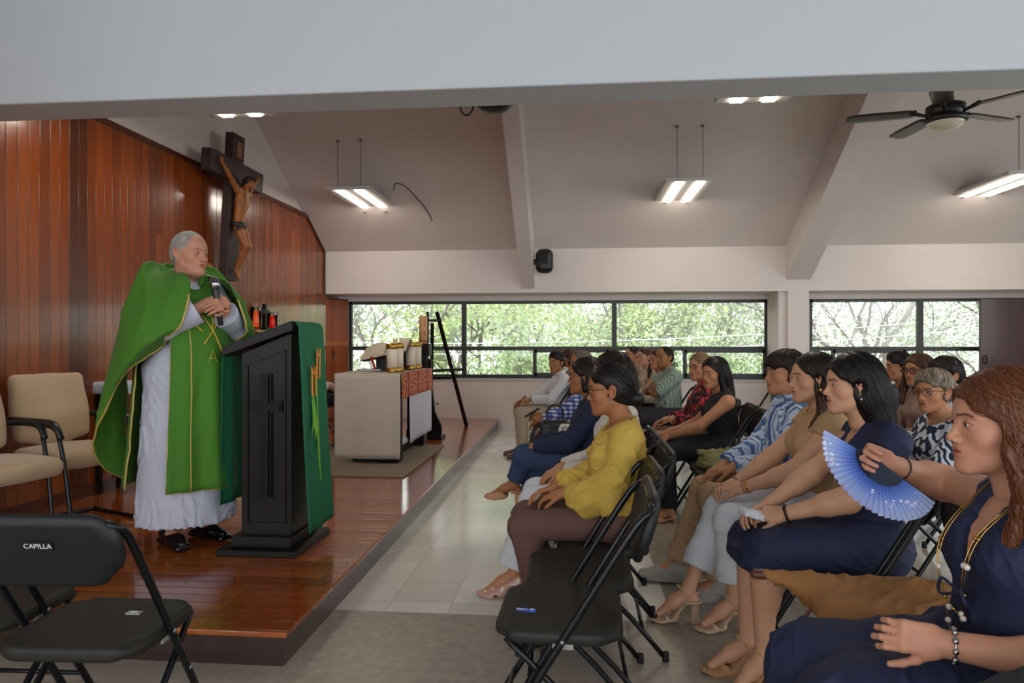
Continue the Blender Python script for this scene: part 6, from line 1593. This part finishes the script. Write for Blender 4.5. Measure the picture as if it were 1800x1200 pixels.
m = MB(); m.sheet([[Fp(A0 + (A1 - A0) * i / nf, r_, (.0035 if i % 2 else -.0035) * r_ / R1_) for r_ in (R0_, .12, .16, R1_)] for i in range(nf + 1)], .0006); o = m.build('silk_leaf', MAT['fan'], t); o.data.polygons.foreach_set('use_smooth', [False] * len(o.data.polygons))
for i in range(0, nf + 1, 2):
    a = A0 + (A1 - A0) * i / nf; m = MB(); m.bar(Fp(a, -.0), Fp(a, R0_ + .03, .003), .008, .0012, nn); m.build('rib', MAT['fanrib'], t)
for a in (A0, A1): m = MB(); m.bar(Fp(a, -.01, .003), Fp(a, R1_ + .003, .003), .011, .003, nn); m.build('guard_stick', MAT['fanrib'], t)

# ------------------------------------------------------------------ rear rows
r, J = person('person with short grey hair and thin glasses in a navy leaf-print top', (1.96, 3.87, 0), PI + .05, G3, lod=0, seed=20, top=1.235, lean=.01, yaw=.42, pitch=.04, age=1, skin=SK['warm'], hair='pixie', hairmat=HM['salt'], hairp=dict(lump=.009, cvar=(.35, 2.6)), glasses=(FR['metal'], (.0225, .016), .0014, True), fat=1.1, wrL=(.33, .07, .72), sleeve=0,
    upper=dict(name='top', mat=CL['leaf'], sleeve=.9, neck='wide', g=.014, flare=.02, amp=.006), lower=dict(kind='trousers', mat=CL['curl'], flare=.03), shoe=('pump', SHM['black']))
earring(r, J, MAT['silver'], 1, .005); neck_chain(r, J, MAT['silver'], .078, .06, .0022)
r, J = person('person with wavy brown hair and thick black glasses near the window', (2.47, 5.14, 0), PI + .1, G3, lod=1, seed=21, top=1.30, lean=0, yaw=.38, skin=SK['warm'], hair='longwave', hairmat=HM['brown'], hairp=dict(length=.30, hoff=.018, width=.092, earsides=(), front=FRONT), glasses=(FR['black'], (.0235, .019), .0026), upper=dict(name='blouse', mat=CL['brownshirt'], sleeve=1.9), lower=dict(kind='trousers', mat=CL['charcoal']), shoe=('pump', SHM['black']))
r, J = person('person with a thick black bowl haircut behind the grey-haired neighbour', (2.47, 4.77, 0), PI, G3, lod=1, sex='m', seed=22, top=1.285, yaw=.25, pitch=.1, skin=SK['warm'], hair='bowl', hairmat=HM['black'], hairp=dict(lump=.003), upper=dict(name='shirt', mat=CL['white'], sleeve=1.9), lower=dict(kind='trousers', mat=CL['charcoal']), shoe=('shoe', SHM['black']))
r, J = person('person with short black hair, ear visible, left of the woman with thick glasses', (2.56, 5.62, 0), PI, G3, lod=1, sex='m', seed=23, top=1.305, yaw=-.1, skin=SK['warm'], hair='quiff', hairmat=HM['black'], upper=dict(name='shirt', mat=CL['bluegrey'], sleeve=1.9), lower=dict(kind='trousers', mat=CL['charcoal']), shoe=('shoe', SHM['black']))
r, J = person('person hidden behind the striped shirt youth with clasped hands and black wristwatch', (2.04, 5.97, 0), PI + .1, G3, lod=1, seed=24, top=1.27, lean=.05, yaw=.2, skin=SK['warm'], hair='bun', hairmat=HM['dark'], sleeve=0, wrL=(.46, .05, .74), wrR=(.48, -.04, .73), handL=dict(curl=(.8, .8, .5), d=(.9, -.5, -.1), n=(.3, .8, .5)), upper=dict(name='top', mat=CL['leaf'], sleeve=.9), lower=dict(kind='trousers', mat=CL['black']), shoe=('pump', SHM['black']))
ring(r, 'wristwatch', J, 'L', MAT['strap'], .90, .034, .009)
chair(-2.96, 7.42, 0, 'dark chair behind the altar under the seated assistant', 'chair behind the altar').location.z = PZ
r, J = person('person in a white shirt and dark trousers seated behind the altar, mostly hidden', (-3.0, 7.42, PZ), 0, 'person behind the altar', lod=2, sex='m', seed=25, top=1.3, skin=SK['tan'], hair='short', hairmat=HM['dark'], upper=dict(name='shirt', mat=CL['white'], sleeve=1.9, neck='collar'), lower=dict(kind='trousers', mat=CL['black']), shoe=('shoe', SHM['black']))

# ------------------------------------------------------------------ the priest
PR = (-2.27, 3.78, PZ); prz = math.radians(-30)
MAT['chas'] = material('green_chasuble', '3f7417', .8, sheen=.05, bump=(350, .05), var=(2.5, .05)); MAT['goldtrim'] = material('gold_trim', 'c2a458', .5, metal=.2); MAT['alb'] = material('white_alb', 'b9bccb', .85, var=(3, .03), bump=(300, .04))
wr = (.270, -.035, 1.345); wl = (.285, .045, 1.325)
r, J = person('person in a green chasuble over a white alb speaking into a microphone at the lectern', PR, prz, None, sc=1.01, lod=0, sex='m', seed=30, stand=1, top=1.772, lean=.02, hx=.005, yaw=.24, pitch=.06, age=1, chub=1, talk=1, nose=1.12, browk=.55, brow=(.3, .25, .22), hs=1.03, skin=SK['pink'], hair='receding', hairmat=HM['white'], hairp=dict(lump=.005, cvar=(.6, 1.6)), fat=1.22, afat=1.0, belly=1.25,
    wrR=wr, wrL=wl, hintR=(-.3, -1, -.9), hintL=(-.3, 1, -.9), handR=dict(curl=[(.9, .9, .6)] * 4, d=(.75, .60, .30), n=(.45, -.65, .5), thumb=.5), handL=dict(curl=[(.95, .9, .6)] * 4, d=(.80, -.50, .25), n=(.5, .7, .45), thumb=.5),
    upper=dict(name='alb', mat=MAT['alb'], sleeve=1.80, neck='high', g=.012, flare=.028, sg=.010), shoe=('shoe', SHM['black']))
S = Sdf(); S.cone((.02, 0, 1.0), (.03, 0, .13), .20, .255, k=.05, sq=((0, 1, 0), 1.05), rnd=.01)
S.ell((.05, 0, 1.02), (.23, .22, .2), k=.08)
fz = folds(.018, .13, 31, (1, 1, .06)); sdf_obj('alb_skirt', S, .010, MAT['alb'], r, lambda v: fz(v) * np.clip((1.1 - v[:, 2]) * 1.6, 0, 1) + .0025 * (np.abs(v[:, 2] - .26) < .008))
def surf(ctrl, nu=8, nv=8):
    rows = [catmull(rw, nu) for rw in ctrl]; cols = list(zip(*rows)); return np.array([catmull(list(c), nv) for c in cols])   # [u][v]
def clothsheet(name, G, mat, root, t=.006, fold=None):
    if fold:
        sh = G.shape; V = G.reshape(-1, 3); du = np.gradient(G, axis=0); dv = np.gradient(G, axis=1); n_ = np.cross(du, dv); n_ /= np.linalg.norm(n_, axis=2, keepdims=True) + 1e-9
        f, msk = fold; G = G + n_ * (f(V).reshape(sh[:2]) * msk)[..., None]
    m = MB(); m.sheet(G, t); return m.build(name, mat, root), G
# body bell (front and back panels) around the torso: rows from neck to hem, phi from the right side round the front
def bell(phis, prof, cx=.02):
    return [[(cx + rr * math.cos(p) * (fx if math.cos(p) > 0 else bx), rr * math.sin(p) * sy, z - (.10 * max(0, math.cos(p)) ** 2 * max(0, min(1, (z - 1.30) / .2)))) for p in phis] for (rr, z, fx, bx, sy) in prof]
d2 = math.radians
prof = [(.105, 1.535, .90, 1.1, 1.0), (.125, 1.505, .95, 1.2, 1.2), (.150, 1.42, .95, 1.15, 1.25), (.19, 1.30, 1.0, 1.1, 1.15), (.235, 1.12, 1.12, 1.0, 1.05), (.255, .90, 1.1, 1.0, 1.02), (.275, .62, 1.05, 1.0, 1.02), (.30, .34, 1.02, 1.0, 1.02)]
root_c = empty('chasuble', (0, 0, 0), 0, r)
G = surf(bell([d2(a) for a in (-48, -30, -8, 15, 40, 65, 88)], prof)); nu, nv = G.shape[:2]
tt = np.linspace(0, 1, nv)[None, :]; uu = np.linspace(0, 1, nu)[:, None]
pl = .020 * np.sin(uu * 16 + .7) * tt ** 1.5 + .012 * np.sin(uu * 31 + 2) * tt ** 2
G[..., 0] += pl * .9; G[..., 1] += pl * .3 * np.sign(uu - .5)
o, G = clothsheet('front_panel', G, MAT['chas'], root_c, .006, (folds(.008, .16, 33, (1, 1, .2)), .3 + .7 * tt)); m = MB(); m.tube([tuple(q) for q in G[0, 24:]], .005, 6); m.tube([tuple(q) for q in G[:, -1]], .005, 6); m.tube([tuple(q + np.array([.006, -.004, 0])) for q in G[10, 28:]], .0035, 6); m.build('gold_trim', MAT['goldtrim'], root_c)
G = surf(bell([d2(a) for a in (95, 125, 150, 180, 210, 235, 258)], [(a, b, c, d * 1.06, e) for a, b, c, d, e in prof])); tt = np.linspace(0, 1, G.shape[1])[None, :]; uu = np.linspace(0, 1, G.shape[0])[:, None]
pl = .022 * np.sin(uu * 15) * tt ** 1.5; G[..., 0] -= pl
o, G = clothsheet('back_panel', G, MAT['chas'], root_c, .006, (folds(.008, .16, 35, (1, 1, .2)), .3 + .7 * tt)); m = MB(); m.tube([tuple(q) for q in G[-1, 30:]], .005, 6); m.tube([tuple(q) for q in G[:, -1]], .005, 6); m.build('gold_trim', MAT['goldtrim'], root_c)
# sleeve drapes: top ridge runs neck/shoulder -> upper arm -> forearm -> wrist; lower edge is the trim diagonal
for s in (-1, 1):
    el = J['elR'] if s < 0 else J['elL']; wrp = J['wrR'] if s < 0 else J['wrL']; sh = J['shR'] if s < 0 else J['shL']
    Y_ = lambda v: s * abs(v)
    ea = norm(wrp - el)
    arm_p = [sh, sh * .5 + el * .5, el, el * .55 + wrp * .45, el * .12 + wrp * .88]
    out = [np.array(q, float) for q in ((-.35, s, .1), (-.3, s, .1), (-.15, s, 0), (.25, s, 0), (.45, s, 0))]
    neck = [(-.07, Y_(.085), 1.575), (-.045, Y_(.105), 1.57), (-.01, Y_(.11), 1.56), (.035, Y_(.10), 1.545), (.075, Y_(.075), 1.525)]
    low = [(-.37, Y_(.27), .42), (-.27, Y_(.36), .62), (-.13, Y_(.37), .80), (.02, Y_(.32), .98), (.15, Y_(.20), 1.12)]
    rows = [[(-.10, Y_(.05), 1.575), (-.19, Y_(.12), 1.50), (-.26, Y_(.15), 1.36), (-.31, Y_(.16), 1.1), (-.36, Y_(.16), .7), (-.38, Y_(.14), .32)]]
    for a_, o_1, n_1, l_1 in zip(arm_p, out, neck, low):
        o_1 = norm(o_1); n_1 = np.array(n_1); l_1 = np.array(l_1); up = np.array([0, 0, 1.])
        over = a_ + up * .118 + o_1 * .07; side = a_ + o_1 * .138 - up * .09
        rows.append([n_1, n_1 * .5 + over * .5 + up * .035, over, side, side * .45 + l_1 * .55 + o_1 * .02, l_1])
    G = surf(rows, 6, 9)        # [u over columns(neck->hem)], transpose so first axis = back->front
    G = np.array(G)
    G = np.swapaxes(G, 0, 1) if G.shape[0] < G.shape[1] else G
    A_ = np.array([catmull(rw, 8) for rw in rows]); G = np.array([catmull(list(A_[:, k]), 9) for k in range(A_.shape[1])])   # [neck->hem][back->front]
    tt = np.linspace(0, 1, G.shape[0])[:, None]; uu = np.linspace(0, 1, G.shape[1])[None, :]
    G = G + np.array([0, s, 0]) * (.016 * np.sin(uu * 13 + 1.0 + tt * 2.5) * tt * (1 - .5 * uu))[..., None] + np.array([1, 0, 0]) * (.012 * np.sin(uu * 9 + tt * 3) * tt)[..., None]
    if s > 0: G = G[:, ::-1]
    o, G = clothsheet('sleeve_drape', G, MAT['chas'], root_c, .006, (folds(.013, .17, 37 + s), np.clip(tt * 3, 0, 1) + 0 * uu))
    m = MB(); m.tube([tuple(q) for q in G[-1]], .006, 6); e_ = -1 if s < 0 else 0; m.tube([tuple(q) for q in G[18:, e_]], .006, 6); m.build('gold_trim', MAT['goldtrim'], root_c)
S = Sdf()   # wide standing collar of the chasuble
for k in range(16):
    a0, a1 = [2 * PI * (k + q) / 16 for q in (0, 1)]; P = lambda a: J['nb'] + np.array([.008 + math.cos(a) * .112, math.sin(a) * .118, .052 - .062 * max(0, math.cos(a)) ** 1.5 + .03 * max(0, -math.cos(a))])
    if k in (0, 15): continue
    S.cap(P(a0), P(a1), .014, k=.012, sq=((0, 0, 1), 2.1))
sdf_obj('collar', S, .007, MAT['chas'], root_c)
def onf(y, z):  # point on the front panel
    zz = [q[1] for q in prof][::-1]; rr = np.interp(z, zz, [q[0] for q in prof][::-1]); fx = np.interp(z, zz, [q[2] for q in prof][::-1]); sy = np.interp(z, zz, [q[4] for q in prof][::-1])
    c_ = math.sqrt(max(.05, 1 - (y / (rr * sy)) ** 2)); return (.02 + rr * c_ * fx + .027, y, z)
m = MB()
for pts in ([(-.035, 1.30), (.015, 1.20), (.05, 1.08), (.065, .985)], [(.055, 1.255), (.0, 1.19), (-.055, 1.13)], [(-.075, 1.235), (-.045, 1.20)], [(.02, 1.33), (.025, 1.26), (.01, 1.22)]): m.tube([onf(*q) for q in pts], .0042, 6, sub=5)
m.build('embroidered_monogram', material('gold_thread', 'c9a52c', .5), root_c)
m = MB()
for pts in ([(-.035, 1.03), (-.012, 1.10), (.012, 1.03)], [(-.027, 1.055), (.006, 1.055)]): m.tube([onf(*q) for q in pts], .003, 6)
m.build('embroidered_letter', material('gold_thread_light', 'b8b04a', .5), root_c)
# microphone
mic = thing('microphone', 'black handheld microphone held before the face of the priest', 'microphone', tuple(tw(PR, prz, 1.01, (.335, .008, 1.33)))); mic.rotation_euler = (math.radians(3), math.radians(-7), 0)
MB().lathe([(.011, -.10), (.015, -.095), (.0175, .06), (.021, .10), (.020, .105)]).build('handle', MAT['black'], mic)
MB().lathe([(.019, .103), (.0265, .12), (.0275, .135), (.0275, .14)]).build('collar_ring', MAT['silver'], mic)
MB().lathe([(.0265, .139), (.0265, .15), (.022, .166), (.012, .174), (.002, .176)]).build('grille', material('mic_grille', '6d6f72', .45, metal=.8, bump=(900, .9)), mic)

# ------------------------------------------------------------------ bags and odds
def bag(label, loc, rz, dims, mat, seed, handle=None, hm=None, gather=False):
    t = thing('handbag', label, 'bag', loc, rz, None); S = Sdf(); a, b, c = dims
    S.box((0, 0, c), (a, b, c), rnd=min(a, b) * .7, k=.02); S.box((0, 0, c * .5), (a * 1.06, b * 1.1, c * .5), rnd=min(a, b) * .6, k=.04)
    if gather:
        for i in range(14): q = i / 13 * 2 - 1; S.ell((q * a * 1.05, .014 * math.sin(i * 2.1), c * 2.0 + .006 * math.sin(i * 3.3)), (.016, b * .5, .020), k=.012)
    sdf_obj('bag_body', S, .008, mat, t, folds(.008 if gather else .005, .07, seed))
    if handle:
        for y in (-b * .35, b * .35): MB().tube([(-a * .55, y, c * 1.85), (-a * .5, y, c * 2 + handle * .7), (0, y, c * 2 + handle), (a * .5, y, c * 2 + handle * .7), (a * .55, y, c * 1.85)], .006, 8, sub=5).build('handle', hm or mat, t)
    return t
bag('olive green gathered leather handbag on an empty chair', (.97, 4.66, .452), .3, (.15, .07, .058), material('olive_leather', '7d7a45', .35, coat=.2), 2, gather=True)
bag('black leather handbag with a looped handle on an empty chair', (.99, 4.20, .452), PI / 2 - .25, (.12, .08, .09), material('bag_black', '1c1b1d', .35), 4, .08)
bag('black tote bag standing on the lap of the woman in the dotted blouse', tuple(tw((.13, 5.06, 0), PI, .93, (.30, .10, .60))), .1, (.11, .05, .085), MAT['strap'], 6, .11)
t = thing('cloth_bag', 'large floppy tan canvas bag lying over the chair beside the navy dress', 'bag', (.92, 2.20, .45))
S = Sdf(); S.box((.0, 0, .045), (.20, .15, .045), rnd=.042, k=.04); S.cap((-.14, .05, .065), (-.315, .08, .095), .045, .018, k=.05); S.cap((.12, 0, .06), (.30, -.04, .08), .06, .04, k=.06); S.cap((-.1, -.1, .03), (-.17, -.14, -.01), .04, .04, k=.05)
sdf_obj('bag_body', S, .008, material('tan_canvas', '9c6c3c', .85, var=(4, .07), bump=(200, .1)), t, folds(.009, .12, 12)); S = Sdf(); S.cap((-.305, .079, .096), (-.335, .085, .094), .020, .020, k=.01, sq=((0, 0, 1), .8)); sdf_obj('leather_tip', S, .006, material('bag_leather', '5a2e1e', .45), t)
MB().tube([(-.16, -.02, .08), (-.24, -.05, -.02), (-.24, -.06, -.14), (-.18, -.06, -.22), (-.10, -.05, -.20), (-.06, -.02, -.10)], .006, 8, sub=6).build('leather_strap', material('strap_leather', '6e3c2a', .5), t)
ch = chair(.98, 1.20, PI, 'black folding chair under the dark heap in the bottom right corner', ROW2)
S = Sdf(); S.box((0, 0, .06), (.22, .18, .06), rnd=.05, k=.04); S.ell((-.06, 0, .15), (.19, .15, .15), k=.06); S.cap((-.20, .02, .22), (.12, -.02, .27), .06, .09, k=.06); S.cap((.18, .1, .14), (.25, -.1, .26), .07, k=.06)
t = tag(sdf_obj('jacket', S, .012, cloth('dark_lap_cloth', '23272b'), None, folds(.015, .12, 5)), 'dark grey heap standing in for a lap on the chair in the bottom right corner', 'jacket'); t.location = (.93, 1.20, .45)  # cloth lump added in place of a seated person's lap
